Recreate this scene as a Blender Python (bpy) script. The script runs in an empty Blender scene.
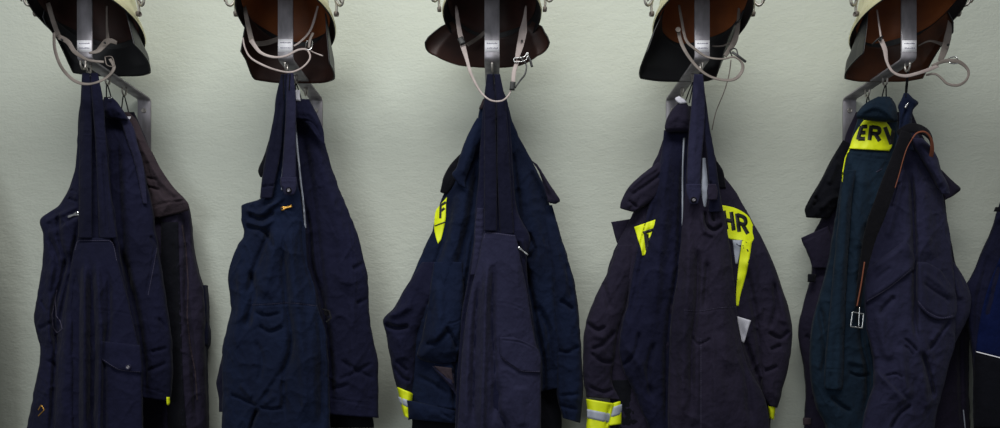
import bpy, math, random
import numpy as np
from mathutils import Vector
from mathutils.bvhtree import BVHTree

S = bpy.context.scene
COL = S.collection
# ------------------------------------------------------------------ camera, light, exposure
F, DCAM, U0, V0, CZ = 670.0, 1.97, 497.0, 333.0, 1.25    # focal (px of 1000), distance to wall, principal point, height
cd = bpy.data.cameras.new('camera'); cam = bpy.data.objects.new('camera', cd); COL.objects.link(cam)
cam.location = (0, -DCAM, CZ); cam.rotation_euler = (math.radians(90), 0, 0)
cd.sensor_width = 36; cd.lens = 36*F/1000
cd.shift_x = (500-U0)/1000; cd.shift_y = (V0-214)/1000
cd.clip_start = 0.02
S.camera = cam
S.view_settings.view_transform = 'Standard'; S.view_settings.look = 'None'
S.view_settings.gamma = 1; S.view_settings.use_curve_mapping = False
S.view_settings.exposure = 0.0
w = bpy.data.worlds.new('world'); S.world = w; w.use_nodes = True
w.node_tree.nodes['Background'].inputs[0].default_value = (0.90, 0.95, 1.0, 1)
w.node_tree.nodes['Background'].inputs[1].default_value = 0.20

def area(name, loc, rot, sx, sy, power, col):
    l = bpy.data.lights.new(name, 'AREA'); l.shape = 'RECTANGLE'; l.size = sx; l.size_y = sy
    l.energy = power; l.color = col
    o = bpy.data.objects.new(name, l); COL.objects.link(o); o.location = loc; o.rotation_euler = rot
    return o
# ceiling luminaire in front of the wall, and the daylight of a big window behind the camera on the left
area('ceiling_lamp_light', (-0.15, -1.55, 3.25), (math.radians(22), 0, 0), 2.2, 0.6, 50, (0.99, 1.0, 0.98))
area('window_light', (-1.1, -3.2, 1.75), (math.radians(90), 0, math.radians(-17)), 1.3, 1.3, 20, (0.90, 0.96, 1.0))

# ------------------------------------------------------------------ materials
def lin(c):
    return tuple(((x/255)/12.92 if x <= 10 else (((x/255)+.055)/1.055)**2.4) for x in c)
def newmat(name, rgb, rough=.8, metal=0, bump=None, var=None, sheen=0, spec=None):
    m = bpy.data.materials.new(name); m.use_nodes = True
    nt = m.node_tree; b = nt.nodes['Principled BSDF']
    c = lin(rgb)
    b.inputs['Base Color'].default_value = (*c, 1); b.inputs['Roughness'].default_value = rough
    b.inputs['Metallic'].default_value = metal
    if sheen:
        b.inputs['Sheen Weight'].default_value = sheen; b.inputs['Sheen Roughness'].default_value = .5
    if spec is not None: b.inputs['Specular IOR Level'].default_value = spec
    tc = nt.nodes.new('ShaderNodeTexCoord')
    if var:     # (scale, amount, stretch, second colour)
        n = nt.nodes.new('ShaderNodeTexNoise'); n.inputs['Scale'].default_value = var[0]; n.inputs['Detail'].default_value = 6
        mp = nt.nodes.new('ShaderNodeMapping'); mp.inputs['Scale'].default_value = var[2]
        r = nt.nodes.new('ShaderNodeMix'); r.data_type = 'RGBA'
        cr = nt.nodes.new('ShaderNodeMapRange'); cr.inputs[1].default_value = .35; cr.inputs[2].default_value = .65
        cr.inputs[4].default_value = var[1]
        nt.links.new(tc.outputs['Object'], mp.inputs[0]); nt.links.new(mp.outputs[0], n.inputs[0])
        nt.links.new(n.outputs[0], cr.inputs[0]); nt.links.new(cr.outputs[0], r.inputs[0])
        r.inputs[6].default_value = (*c, 1); r.inputs[7].default_value = (*lin(var[3]), 1)
        nt.links.new(r.outputs[2], b.inputs['Base Color'])
    if bump:    # list of (scale, strength, distance, stretch)
        prev = None
        for sc, st, di, stre in bump:
            n = nt.nodes.new('ShaderNodeTexNoise'); n.inputs['Scale'].default_value = sc; n.inputs['Detail'].default_value = 4
            mp = nt.nodes.new('ShaderNodeMapping'); mp.inputs['Scale'].default_value = stre
            bp = nt.nodes.new('ShaderNodeBump'); bp.inputs['Strength'].default_value = st; bp.inputs['Distance'].default_value = di
            nt.links.new(tc.outputs['Object'], mp.inputs[0]); nt.links.new(mp.outputs[0], n.inputs[0])
            nt.links.new(n.outputs[0], bp.inputs['Height'])
            if prev: nt.links.new(prev.outputs[0], bp.inputs['Normal'])
            prev = bp
        nt.links.new(prev.outputs[0], b.inputs['Normal'])
    return m
CB = [(900, .4, .0008, (1, 1, 1)), (70, .7, .004, (1.0, 1, .8)), (26, .8, .010, (1.1, 1, .7))]
def cloth(name, rgb, rgb2, sheen=.03, rough=.88):
    return newmat(name, rgb, rough, 0, CB, (9, .8, (1, 1, .5), rgb2), sheen, .09)
M = {}
M['navy'] = cloth('navy_cotton', (23, 24, 46), (17, 18, 36))
M['purple'] = cloth('purple_navy_cotton', (38, 38, 60), (29, 29, 48))
M['blue'] = cloth('blue_navy_aramid', (18, 27, 50), (13, 19, 38))
M['teal'] = cloth('teal_navy_aramid', (24, 39, 54), (18, 30, 43))
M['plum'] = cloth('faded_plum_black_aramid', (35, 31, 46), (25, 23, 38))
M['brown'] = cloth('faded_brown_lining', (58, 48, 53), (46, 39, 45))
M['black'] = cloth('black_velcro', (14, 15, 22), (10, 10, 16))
M['royal'] = cloth('royal_blue_cotton', (8, 20, 62), (7, 15, 46))
M['strap'] = cloth('navy_elastic_webbing', (20, 21, 40), (15, 16, 33))
M['belt'] = cloth('black_belt_webbing', (16, 15, 20), (10, 10, 13))
M['orange'] = newmat('orange_edge', (118, 62, 38), .7)
M['yellow'] = newmat('fluorescent_yellow', (226, 236, 0), .6, 0, [(500, .2, .0006, (1, 1, 1))], (30, .5, (1, 1, 1), (200, 214, 0)))
M['silver'] = newmat('reflective_silver_tape', (158, 163, 176), .5, .1, [(300, .2, .0006, (1, 1, 1))])
M['print'] = newmat('black_print', (12, 13, 12), .6)
M['stitch'] = newmat('stitching', (66, 62, 84), .8)
M['steel'] = newmat('galvanised_steel', (168, 163, 170), .45, .45, [(60, .15, .001, (1, 1, .3))], (45, .7, (1, 1, .35), (120, 118, 120)))
M['chrome'] = newmat('chrome', (205, 205, 205), .22, 1.0)
M['brass'] = newmat('brass', (200, 150, 70), .3, .9)
M['hook'] = newmat('grey_hook', (165, 160, 155), .4, .8)
M['label'] = newmat('white_label', (252, 250, 255), .6)
M['ink'] = newmat('grey_ink', (105, 100, 125), .7)
M['shell'] = newmat('luminous_cream_paint', (224, 218, 178), .4, 0, None, (14, .6, (1, 1, 1), (200, 194, 156)))
M['guard'] = newmat('dark_leather', (66, 38, 30), .55, 0, [(140, .3, .001, (1, 1, 1))], (12, .8, (1, 1, 1), (40, 24, 22)))
M['guardout'] = newmat('black_leather', (38, 38, 40), .5, 0, [(140, .3, .001, (1, 1, 1))], (12, .8, (1, 1, 1), (26, 26, 30)))
M['guardtan'] = newmat('tan_brown_leather', (92, 50, 26), .6, 0, [(140, .3, .001, (1, 1, 1))], (12, .8, (1, 1, 1), (40, 22, 16)))
M['liner'] = newmat('brown_leather_liner', (140, 76, 34), .6, 0, [(90, .3, .001, (1, 1, 1))], (16, .9, (1, 1, 1), (118, 62, 30)))
M['linerd'] = newmat('dark_red_leather_liner', (64, 32, 26), .6, 0, [(90, .3, .001, (1, 1, 1))], (16, .9, (1, 1, 1), (44, 24, 22)))
M['chin'] = newmat('grey_leather_strap', (122, 112, 106), .65, 0, [(200, .2, .0006, (1, 1, 1))], (30, .7, (1, 1, 1), (88, 80, 74)))
M['chinl'] = newmat('pale_leather_strap', (176, 162, 158), .65, 0, None, (30, .7, (1, 1, 1), (140, 126, 122)))
M['rubber'] = newmat('black_rubber', (18, 18, 20), .5)
M['paper'] = newmat('white_tag', (206, 204, 214), .6)
g = bpy.data.materials.new('clear_visor'); g.use_nodes = True
gb = g.node_tree.nodes['Principled BSDF']; gb.inputs['Base Color'].default_value = (.9, .93, .88, 1)
gb.inputs['Roughness'].default_value = .12; gb.inputs['Alpha'].default_value = .22; gb.inputs['IOR'].default_value = 1.45
M['visor'] = g
M['wall'] = newmat('pale_green_painted_plaster', (190, 195, 184), .75, 0,
                   [(24, .28, .008, (1, 1, 1.7)), (110, .45, .003, (.9, 1, 1.5))], (1.4, .5, (1, 1, 1), (186, 188, 175)), 0, .3)

# ------------------------------------------------------------------ basics
def P(u, v, d):
    k = (DCAM-d)/F
    return ((u-U0)*k, -d, CZ+(V0-v)*k)
def link(name, me, mat, parent=None):
    for p in me.polygons: p.use_smooth = True
    o = bpy.data.objects.new(name, me); COL.objects.link(o)
    if mat: me.materials.append(mat)
    if parent:
        o.parent = parent
        o.matrix_parent_inverse = parent.matrix_basis.inverted()
    return o
def mesh(name, verts, faces):
    me = bpy.data.meshes.new(name); me.from_pydata([tuple(map(float, v)) for v in verts], [], faces); me.update(); return me
def thing(name, label, cat, loc, group=None):
    o = bpy.data.objects.new(name, None); COL.objects.link(o); o.location = loc; o.empty_display_size = .05
    o['label'] = label; o['category'] = cat
    group = group or {'jacket': 'dark fire brigade jackets hanging on the brackets', 'overalls': 'dark bib overalls hanging in front of the jackets'}.get(cat)
    if group: o['group'] = group
    return o
def interp_rows(R, n):
    """Catmull-Rom through the rows of R, n samples evenly by length"""
    R = np.asarray(R, float)
    if len(R) == 2:
        t = np.linspace(0, 1, n)[:, None]; return R[0]*(1-t)+R[1]*t, np.linspace(0, 1, n)
    L = np.concatenate([[0], np.cumsum(np.linalg.norm(np.diff(R[:, :4], axis=0), axis=1)+1e-6)])
    L /= L[-1]; t = np.linspace(0, 1, n)
    m = np.zeros_like(R)
    for i in range(len(R)):
        a, b = max(i-1, 0), min(i+1, len(R)-1)
        m[i] = (R[b]-R[a])/(L[b]-L[a])
    # tame overshoot
    out = np.zeros((n, R.shape[1]))
    for k, tt in enumerate(t):
        i = min(max(np.searchsorted(L, tt, 'right')-1, 0), len(R)-2)
        h = L[i+1]-L[i]; x = (tt-L[i])/h
        mi, mj = m[i], m[i+1]; d = (R[i+1]-R[i])/h
        lim = 2.2*np.abs(d)+1e-9
        mi = np.clip(mi, -lim, lim); mj = np.clip(mj, -lim, lim)
        out[k] = ((2*x**3-3*x**2+1)*R[i]+(x**3-2*x**2+x)*h*mi+(-2*x**3+3*x**2)*R[i+1]+(x**3-x**2)*h*mj)
    return out, t
_rng = np.random.RandomState(5)
_N = _rng.rand(128, 128)
def noise(x, y, seed=0):
    x = x+seed*17.3; y = y+seed*7.7
    xi = np.floor(x).astype(int); yi = np.floor(y).astype(int); fx = x-xi; fy = y-yi
    fx = fx*fx*fx*(fx*(fx*6-15)+10); fy = fy*fy*fy*(fy*(fy*6-15)+10)
    g = lambda a, b: _N[a % 128, b % 128]
    return ((g(xi, yi)*(1-fx)+g(xi+1, yi)*fx)*(1-fy)+(g(xi, yi+1)*(1-fx)+g(xi+1, yi+1)*fx)*fy)*2-1
def sstep(x): x = np.clip(x, 0, 1); return x*x*(3-2*x)
def polydist(u, v, pts):
    best = np.full(u.shape, 1e9); sd = np.zeros(u.shape); tau = np.zeros(u.shape)
    pts = np.asarray(pts, float); seg = np.diff(pts, axis=0); L = np.linalg.norm(seg, axis=1); C = np.concatenate([[0], np.cumsum(L)])
    for i in range(len(seg)):
        a = pts[i]; s = seg[i]; l2 = L[i]**2+1e-9
        t = np.clip(((u-a[0])*s[0]+(v-a[1])*s[1])/l2, 0, 1)
        dx = u-(a[0]+t*s[0]); dy = v-(a[1]+t*s[1]); d = np.hypot(dx, dy)
        sg = np.sign(s[0]*dy-s[1]*dx)
        m = d < best
        best = np.where(m, d, best); sd = np.where(m, sg*d, sd); tau = np.where(m, (C[i]+t*L[i])/C[-1], tau)
    return best, sd, tau
def smooth_line(pts):
    if len(pts) < 3: return pts
    P4 = np.array([[p[0], p[1], 0, 0] for p in pts], float)
    return interp_rows(P4, 5*len(pts))[0][:, :2]
def disp(u, v, folds):
    """folds: (kind, [points px], width px, amp mm [, fade length px])
       r ridge, v valley, s sharp overlap (raised on the right-hand side of the direction of travel), t seam"""
    h = np.zeros(u.shape)
    for f in folds:
        k, pts, wd, am = f[:4]; am = am/1000*{'v': 2.6, 's': 2.6, 'r': 2.0, 't': 1.3}[k]; wd = wd*(.85 if k == 'v' else 1)
        b, sd, tau = polydist(u, v, smooth_line(pts))
        end = sstep(tau/.15)*sstep((1-tau)/.15) if k != 't' else sstep(tau/.03)*sstep((1-tau)/.03)
        if k == 'r': h += am*np.exp(-(b/wd)**2)*end
        elif k == 'v': h -= am*np.exp(-(b/wd)**2)*end
        elif k == 's':
            fl = f[4] if len(f) > 4 else wd*6
            x = sd
            h += am*end*(1/(1+np.exp(-np.clip(x/max(wd*.3, .3), -30, 30))))*np.exp(-np.maximum(x, 0)/fl)*np.where(b > fl*4, 0, 1)
        elif k == 't':
            h -= am*np.exp(-(b/wd)**2)*end
            h += am*.7*np.exp(-((b-2.2*wd)/wd)**2)*end
    return h
class Surf: pass
SEED = [1]
def panel(name, parent, rows, d, T, mat, folds=(), pleats=(), wr=2.0, wf=(5, 3), Tb=None, p=2.4, step=1.4, rag=.5, q=.5):
    """a hollow cloth body: rows of (left u, left v, right u, right v); d centre distance from the wall, T bulge to the front"""
    rows = [(r[0], r[2], r[1], r[2]) if len(r) == 3 else r for r in rows]
    R = np.array(rows, float); n0 = len(R)
    dd = np.full(n0, d) if np.isscalar(d) else np.interp(np.linspace(0, 1, n0), np.linspace(0, 1, len(d)), d)
    TT = np.full(n0, T) if np.isscalar(T) else np.interp(np.linspace(0, 1, n0), np.linspace(0, 1, len(T)), T)
    R = np.column_stack([R, dd, TT])
    mid = (R[:, 0:2]+R[:, 2:4])/2
    length = np.sum(np.linalg.norm(np.diff(mid, axis=0), axis=1)); width = np.max(np.hypot(R[:, 2]-R[:, 0], R[:, 3]-R[:, 1]))
    nr = max(6, int(length/step)); nc = max(9, int(width/step*1.15))
    G, t = interp_rows(R, nr)
    SEED[0] += 1; sd = SEED[0]
    if rag:   # small waviness of the outline
        yy = np.arange(nr)*step
        fade = sstep(np.linspace(0, 1, nr)/.12)
        G[:, 0] += rag*(.6*noise(yy/14., yy*0+3.1, sd)+.4*noise(yy/6., yy*0+5.1, sd))*fade; G[:, 2] += rag*(.6*noise(yy/14., yy*0+8.3, sd)+.4*noise(yy/6., yy*0+9.1, sd))*fade
    s = (1-np.cos(np.linspace(0, math.pi, nc)))/2; s = .5*s+.5*np.linspace(0, 1, nc)
    Sg, Tg = np.meshgrid(s, t)
    u = G[:, 0:1]*(1-Sg)+G[:, 2:3]*Sg; v = G[:, 1:2]*(1-Sg)+G[:, 3:4]*Sg
    c = np.abs(2*Sg-1); pil = np.maximum(1-c**p, 0)**q
    dc = G[:, 4:5]; Tc = G[:, 5:6]
    h = disp(u, v, folds)
    for (s0, s1, wd, am, t0, t1) in pleats:
        sc = s0+(s1-s0)*Tg+.012*noise(Tg*5, Tg*0, sd+3)
        h += 1.9*am/1000*np.exp(-((Sg-sc)/wd)**2)*sstep((Tg-t0)/.12)*sstep((t1-Tg)/.1+.0001)
    if wr:
        tf = sstep(Tg/.25)*.8+.2
        h += 1.35*wr/1000*tf*(noise(Sg*wf[0]+.6*noise(Tg*2, Sg*2, sd), Tg*wf[1], sd)+.55*noise(Sg*wf[0]*2.3+Tg*1.7, Tg*wf[1]*2.1, sd+1)
                         *0)
        rg = lambda a_, b_, k_: (1-np.abs(noise(a_, b_, k_)))**5
        h += wr/1000*tf*(1.5*rg(u/26+v/40, v/34-u/70, sd+2)+.9*rg(u/13-v/30, v/20+u/40, sd+5)+.55*rg(u/8+v/18, v/9, sd+7)+.18*noise(u/4.5, v/5.5, sd+6)-.9)
    msk = np.minimum(pil*1.4, 1)
    df = dc+Tc*pil+h*msk
    tb = TT if Tb is None else None
    db = dc-(Tc if Tb is None else Tb)*pil*np.ones_like(u)
    k = (DCAM-df)/F
    X = (u-U0)*k; Z = CZ+(V0-v)*k
    kb = (DCAM-dc)/F; Xb = (u-U0)*kb; Zb = CZ+(V0-v)*kb
    Fv = np.stack([X, -df, Z], -1); Bv = np.stack([Xb+0*u, -db, Zb+0*u], -1)
    verts = list(Fv.reshape(-1, 3)); idx = np.arange(nr*nc).reshape(nr, nc)
    bidx = np.zeros((nr, nc), int); cnt = nr*nc
    for i in range(nr):
        bidx[i, 0] = idx[i, 0]; bidx[i, -1] = idx[i, -1]
        for j in range(1, nc-1): bidx[i, j] = cnt; cnt += 1
    verts = np.concatenate([Fv.reshape(-1, 3), Bv[:, 1:-1].reshape(-1, 3)])
    faces = []
    a = idx[:-1, :-1].ravel(); b = idx[1:, :-1].ravel(); cc = idx[1:, 1:].ravel(); e = idx[:-1, 1:].ravel()
    ff = np.column_stack([a, b, cc, e]); 
    a = bidx[:-1, :-1].ravel(); b = bidx[1:, :-1].ravel(); cc = bidx[1:, 1:].ravel(); e = bidx[:-1, 1:].ravel()
    fb = np.column_stack([e, cc, b, a])
    faces = ff.tolist()+fb.tolist()
    for i, fl in ((0, 1), (nr-1, 0)):
        for j in range(nc-1):
            q4 = [idx[i, j], idx[i, j+1], bidx[i, j+1], bidx[i, j]]
            q4 = list(dict.fromkeys(q4))
            if len(q4) > 2: faces.append(q4 if fl else q4[::-1])
    faces = [[int(x) for x in f] for f in faces]
    me = mesh(name, verts, faces); o = link(name, me, mat, parent)
    o['_b'] = 0; del o['_b']
    sf = Surf(); sf.bvh = BVHTree.FromPolygons([tuple(x) for x in Fv.reshape(-1, 3)], ff.tolist()); sf.ob = o
    return sf
CAMP = Vector((0, -DCAM, CZ))
def depth_at(u, v, bases):
    q = Vector(P(u, v, 0)); dr = (q-CAMP).normalized(); best = None
    for b in bases:
        hit = b.bvh.ray_cast(CAMP, dr, 10)
        if hit[0] is not None:
            dep = -hit[0].y
            if best is None or dep > best: best = dep
    return best
def hits(u, v, bases, blur=0):
    D = np.full(u.shape, np.nan)
    for i in range(u.shape[0]):
        for j in range(u.shape[1]):
            x = depth_at(u[i, j], v[i, j], bases)
            if x is not None: D[i, j] = x
    if np.isnan(D).all(): raise RuntimeError('applique misses its base')
    for _ in range(200):
        if not np.isnan(D).any(): break
        E = D.copy()
        for i, j in zip(*np.where(np.isnan(D))):
            nb = [D[a, b] for a in (i-1, i, i+1) for b in (j-1, j, j+1) if 0 <= a < D.shape[0] and 0 <= b < D.shape[1] and not np.isnan(D[a, b])]
            if nb: E[i, j] = np.mean(nb)
        D = E
    for _ in range(blur):
        Q = np.pad(D, 1, mode='edge'); A = (Q[:-2, 1:-1]+Q[2:, 1:-1]+Q[1:-1, :-2]+Q[1:-1, 2:]+4*D)/8
        D = np.maximum(A, D-.0006) if True else A
    return D
def solid_grid(name, u, v, Df, back, mat, parent):
    nr, nc = u.shape
    F3 = np.array([[P(u[i, j], v[i, j], Df[i, j]) for j in range(nc)] for i in range(nr)])
    B3 = np.array([[P(u[i, j], v[i, j], back[i, j]) for j in range(nc)] for i in range(nr)])
    idx = np.arange(nr*nc).reshape(nr, nc); n = nr*nc; faces = []
    for i in range(nr-1):
        for j in range(nc-1):
            a, b, c, d = idx[i, j], idx[i+1, j], idx[i+1, j+1], idx[i, j+1]
            faces.append((a, b, c, d)); faces.append((d+n, c+n, b+n, a+n))
    ring = list(idx[0, :])+list(idx[1:, -1])+list(idx[-1, -2::-1])+list(idx[-2:0:-1, 0])
    for a, b in zip(ring, ring[1:]+ring[:1]): faces.append((a, b, b+n, a+n))
    fr = [tuple(int(x) for x in f) for f in faces]
    o = link(name, mesh(name, np.concatenate([F3.reshape(-1, 3), B3.reshape(-1, 3)]), fr), mat, parent)
    sf = Surf(); sf.ob = o
    sf.bvh = BVHTree.FromPolygons([tuple(x) for x in F3.reshape(-1, 3)], [f for f in fr if max(f) < n])
    return sf
def applique(name, parent, bases, rows, th, mat, folds=(), blur=2, step=1.6, edge=.12, lift=.0006):
    rows = [(r[0], r[2], r[1], r[2]) if len(r) == 3 else r for r in rows]
    R = np.array(rows, float); mid = (R[:, 0:2]+R[:, 2:4])/2
    L = np.sum(np.linalg.norm(np.diff(mid, axis=0), axis=1)); W = np.max(np.hypot(R[:, 2]-R[:, 0], R[:, 3]-R[:, 1]))
    nr = max(4, int(L/step)); nc = max(4, int(W/step))
    G, t = interp_rows(R, nr); s = np.linspace(0, 1, nc); Sg, Tg = np.meshgrid(s, t)
    u = G[:, 0:1]*(1-Sg)+G[:, 2:3]*Sg; v = G[:, 1:2]*(1-Sg)+G[:, 3:4]*Sg
    D = hits(u, v, bases, blur)
    e = np.minimum(np.minimum(Sg, 1-Sg)*W, np.minimum(Tg, 1-Tg)*L)/max(edge*min(W, L), 1.5)
    pr = .55+.45*np.sqrt(np.clip(1-(1-np.clip(e, 0, 1))**2, 0, 1))
    Df = D+lift+th*pr+disp(u, v, folds)
    return solid_grid(name, u, v, Df, D-.0015, mat, parent)
GLYPH = {
 'E': [[(.92, .06), (.12, .06)], [(.12, 0), (.12, 1)], [(.12, .5), (.85, .5)], [(.12, .94), (.92, .94)]],
 'F': [[(.92, .06), (.12, .06)], [(.12, 0), (.12, 1)], [(.12, .5), (.80, .5)]],
 'H': [[(.12, 0), (.12, 1)], [(.88, 0), (.88, 1)], [(.12, .5), (.88, .5)]],
 'R': [[(.12, 0), (.12, 1)], [(.12, .07), (.62, .07), (.82, .13), (.87, .29), (.80, .45), (.60, .52), (.12, .52)], [(.52, .52), (.90, 1)]],
 'V': [[(.06, 0), (.5, .97)], [(.94, 0), (.5, .97)]],
 'W': [[(.03, 0), (.26, .96)], [(.26, .96), (.5, .1)], [(.5, .1), (.74, .96)], [(.74, .96), (.97, 0)]],
}
def quadmap(q):
    q = np.array(q, float)   # tl, tr, br, bl
    return lambda x, y: tuple((q[0]*(1-x)+q[1]*x)*(1-y)+(q[3]*(1-x)+q[2]*x)*y)
def strokes(name, parent, bases, lines, wd, mat, th=.0006, step=.8, extend=0):
    """flat thin ribbons laid on a surface; lines = list of px polylines"""
    V = []; Fc = []
    for ln in lines:
        ln = np.array(ln, float); seg = np.diff(ln, axis=0); L = np.linalg.norm(seg, axis=1); C = np.concatenate([[0], np.cumsum(L)])
        n = max(2, int(C[-1]/step)+1); tt = np.linspace(0, C[-1], n)
        X = np.interp(tt, C, ln[:, 0]); Y = np.interp(tt, C, ln[:, 1])
        tx = np.gradient(X); ty = np.gradient(Y); nn = np.hypot(tx, ty)+1e-9; nx, ny = -ty/nn, tx/nn
        m = 3; base = len(V)
        for i in range(n):
            for j in range(m):
                o = (j/(m-1)-.5)*wd
                a, b = X[i]+nx[i]*o, Y[i]+ny[i]*o
                dp = depth_at(a, b, bases)
                if dp is None: dp = depth_at(X[i], Y[i], bases) or (DCAM+V[-1][1]*0-.0+(-V[-1][1]) - DCAM if V else .2)
                V.append(P(a, b, dp+th+.0004))
        nb = len(V)
        for k in range(base, nb): x, y, z = V[k]; V.append((x, y+th+.0006, z))
        for i in range(n-1):
            for j in range(m-1):
                a = base+i*m+j; Fc.append((a, a+m, a+m+1, a+1)); o = nb-base
                Fc.append((a+1+o, a+m+1+o, a+m+o, a+o))
            a = base+i*m; o = nb-base; Fc.append((a, a+o, a+m+o, a+m)); a += m-1; Fc.append((a, a+m, a+m+o, a+o))
    return link(name, mesh(name, V, Fc), mat, parent)
def catmull(pts, n):
    pts = [Vector(p) for p in pts]; out = []
    if len(pts) == 2: return [pts[0].lerp(pts[1], i/(n-1)) for i in range(n)]
    L = [0]
    for a, b in zip(pts, pts[1:]): L.append(L[-1]+(b-a).length+1e-9)
    for k in range(n):
        x = L[-1]*k/(n-1); i = 0
        while i < len(pts)-2 and L[i+1] < x: i += 1
        t = (x-L[i])/(L[i+1]-L[i])
        p0 = pts[max(i-1, 0)]; p1 = pts[i]; p2 = pts[i+1]; p3 = pts[min(i+2, len(pts)-1)]
        out.append(.5*((2*p1)+(p2-p0)*t+(2*p0-5*p1+4*p2-p3)*t*t+(3*p1-p0-3*p2+p3)*t**3))
    return out
def tube(name, parent, pts, r, mat, n=None, res=8, close=False):
    pts = [Vector(p) for p in pts]
    tot = sum((b-a).length for a, b in zip(pts, pts[1:])); n = n or max(6, int(tot/.004))
    C = catmull(pts, n); V = []; Fc = []
    rr = r if callable(r) else (lambda t: r)
    N = None
    for i, c in enumerate(C):
        T = (C[min(i+1, n-1)]-C[max(i-1, 0)]).normalized()
        if N is None:
            N = T.cross(Vector((0, 1, 0))); N = N if N.length > .1 else T.cross(Vector((1, 0, 0)))
        N = (N-T*N.dot(T)).normalized(); B = T.cross(N)
        for k in range(res):
            a = 2*math.pi*k/res; V.append(c+(N*math.cos(a)+B*math.sin(a))*rr(i/(n-1)))
    for i in range(n-1):
        for k in range(res):
            a = i*res+k; b = i*res+(k+1) % res; Fc.append((a, b, b+res, a+res))
    Fc.append(tuple(range(res))[::-1]); Fc.append(tuple((n-1)*res+k for k in range(res)))
    return link(name, mesh(name, V, Fc), mat, parent)
def ribbon(name, parent, pts, wd, mat, th=.0022, nrm=(0, -1, 0), n=None):
    """leather band: pts 3D, width wd (or list), nrm = facing (or list per point)"""
    pts = [Vector(p) for p in pts]; tot = sum((b-a).length for a, b in zip(pts, pts[1:]))
    n = n or max(8, int(tot/.004)); C = catmull(pts, n)
    W = wd if isinstance(wd, (list, tuple)) else [wd, wd]
    NN = nrm if isinstance(nrm, list) else [nrm, nrm]
    V = []; Fc = []
    for i, c in enumerate(C):
        t = i/(n-1); T = (C[min(i+1, n-1)]-C[max(i-1, 0)]).normalized()
        x = t*(len(W)-1); k = min(int(x), len(W)-2); w_ = W[k]+(W[k+1]-W[k])*(x-k)
        x = t*(len(NN)-1); k = min(int(x), len(NN)-2); N = Vector(NN[k]).lerp(Vector(NN[k+1]), x-k)
        N = (N-T*N.dot(T))
        N = N.normalized() if N.length > 1e-4 else Vector((0, -1, 0))
        S_ = T.cross(N).normalized()
        for a, b in ((-1, .6), (-.8, 1), (.8, 1), (1, .6), (1, -.6), (.8, -1), (-.8, -1), (-1, -.6)):
            V.append(c+S_*a*w_/2+N*b*th/2)
    m = 8
    for i in range(n-1):
        for k in range(m):
            a = i*m+k; b = i*m+(k+1) % m; Fc.append((a, b, b+m, a+m))
    Fc.append(tuple(range(m))[::-1]); Fc.append(tuple((n-1)*m+k for k in range(m)))
    return link(name, mesh(name, V, Fc), mat, parent)
def disc(name, parent, c, r, th, mat, axis=(0, -1, 0), hole=0):
    """a round button / screw head with domed face and rolled rim"""
    A = Vector(axis).normalized(); X = A.cross(Vector((0, 0, 1))); X = X.normalized() if X.length > .1 else Vector((1, 0, 0)); Y = A.cross(X)
    prof = [(0, .6), (.45, .62), (.62, .55), (.75, .9), (.9, 1.0), (1, .7), (1, 0), (0, 0)]
    V = []; Fc = []; n = 20
    for pr, ph in prof:
        for k in range(n):
            a = 2*math.pi*k/n; V.append(Vector(c)+(X*math.cos(a)+Y*math.sin(a))*r*max(pr, .001)+A*th*ph)
    for i in range(len(prof)-1):
        for k in range(n): Fc.append((i*n+k, (i+1)*n+k, (i+1)*n+(k+1) % n, i*n+(k+1) % n))
    return link(name, mesh(name, V, Fc), mat, parent)
def button(parent, base, u, v, r=.0085, mat='strap', name='button'):
    d = depth_at(u, v, base) or .25
    return disc(name, parent, P(u, v, d-.001), r, .004, M[mat])
def zip_pull(parent, base, a, b, mat='chrome', r=.0042):
    """slider body and a slim pull tab with a hole, lying on the cloth from pixel a to pixel b"""
    d = max(depth_at(a[0], a[1], base) or 0, depth_at(b[0], b[1], base) or 0)+.003
    A = Vector(P(*a, d)); B = Vector(P(*b, d))
    o = ribbon('zip_pull', parent, [A, A.lerp(B, .3), A.lerp(B, .5), B], [r*2.2, r*2.6, r*1.0, r*1.7, r*1.5], M[mat], .003)
    disc('rivet', o, A.lerp(B, .12)+Vector((0, -.0015, 0)), r*.6, .0015, M['rubber'])
    return o
def stitches(parent, bases, pts, mat='stitch', wd=.45):
    pts = smooth_line(pts); pts = np.array(pts); seg = np.linalg.norm(np.diff(pts, axis=0), axis=1); C = np.concatenate([[0], np.cumsum(seg)])
    lines = []; x = 0
    while x < C[-1]-1.5:
        lines.append([(np.interp(x, C, pts[:, 0]), np.interp(x, C, pts[:, 1])), (np.interp(x+1.5, C, pts[:, 0]), np.interp(x+1.5, C, pts[:, 1]))]); x += 2.2
    return strokes('stitching', parent, bases, lines, wd, M[mat], .0003, 1.0)

# ------------------------------------------------------------------ wall
wm = mesh('wall_back', [(-3.2, 0, 0), (3.2, 0, 0), (3.2, 0, 3.4), (-3.2, 0, 3.4), (-3.2, .2, 0), (3.2, .2, 0), (3.2, .2, 3.4), (-3.2, .2, 3.4)],
          [(0, 1, 2, 3), (7, 6, 5, 4), (0, 4, 5, 1), (3, 2, 6, 7), (0, 3, 7, 4), (1, 5, 6, 2)])
wall = bpy.data.objects.new('wall_back', wm); wm.materials.append(M['wall']); COL.objects.link(wall); wall['kind'] = 'structure'
fm = mesh('floor', [(-3.2, -4.6, -.1), (3.2, -4.6, -.1), (3.2, 0.2, -.1), (-3.2, .2, -.1), (-3.2, -4.6, 0), (3.2, -4.6, 0), (3.2, .0, 0), (-3.2, .0, 0)],
          [(4, 5, 6, 7), (3, 2, 1, 0), (0, 1, 5, 4), (1, 2, 6, 5), (2, 3, 7, 6), (3, 0, 4, 7)])
flo = bpy.data.objects.new('floor', fm); fm.materials.append(newmat('grey_floor_tiles', (120, 118, 112), .5, 0, None, (20, .6, (1, 1, 1), (104, 102, 98)))); COL.objects.link(flo); flo['kind'] = 'structure'

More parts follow.
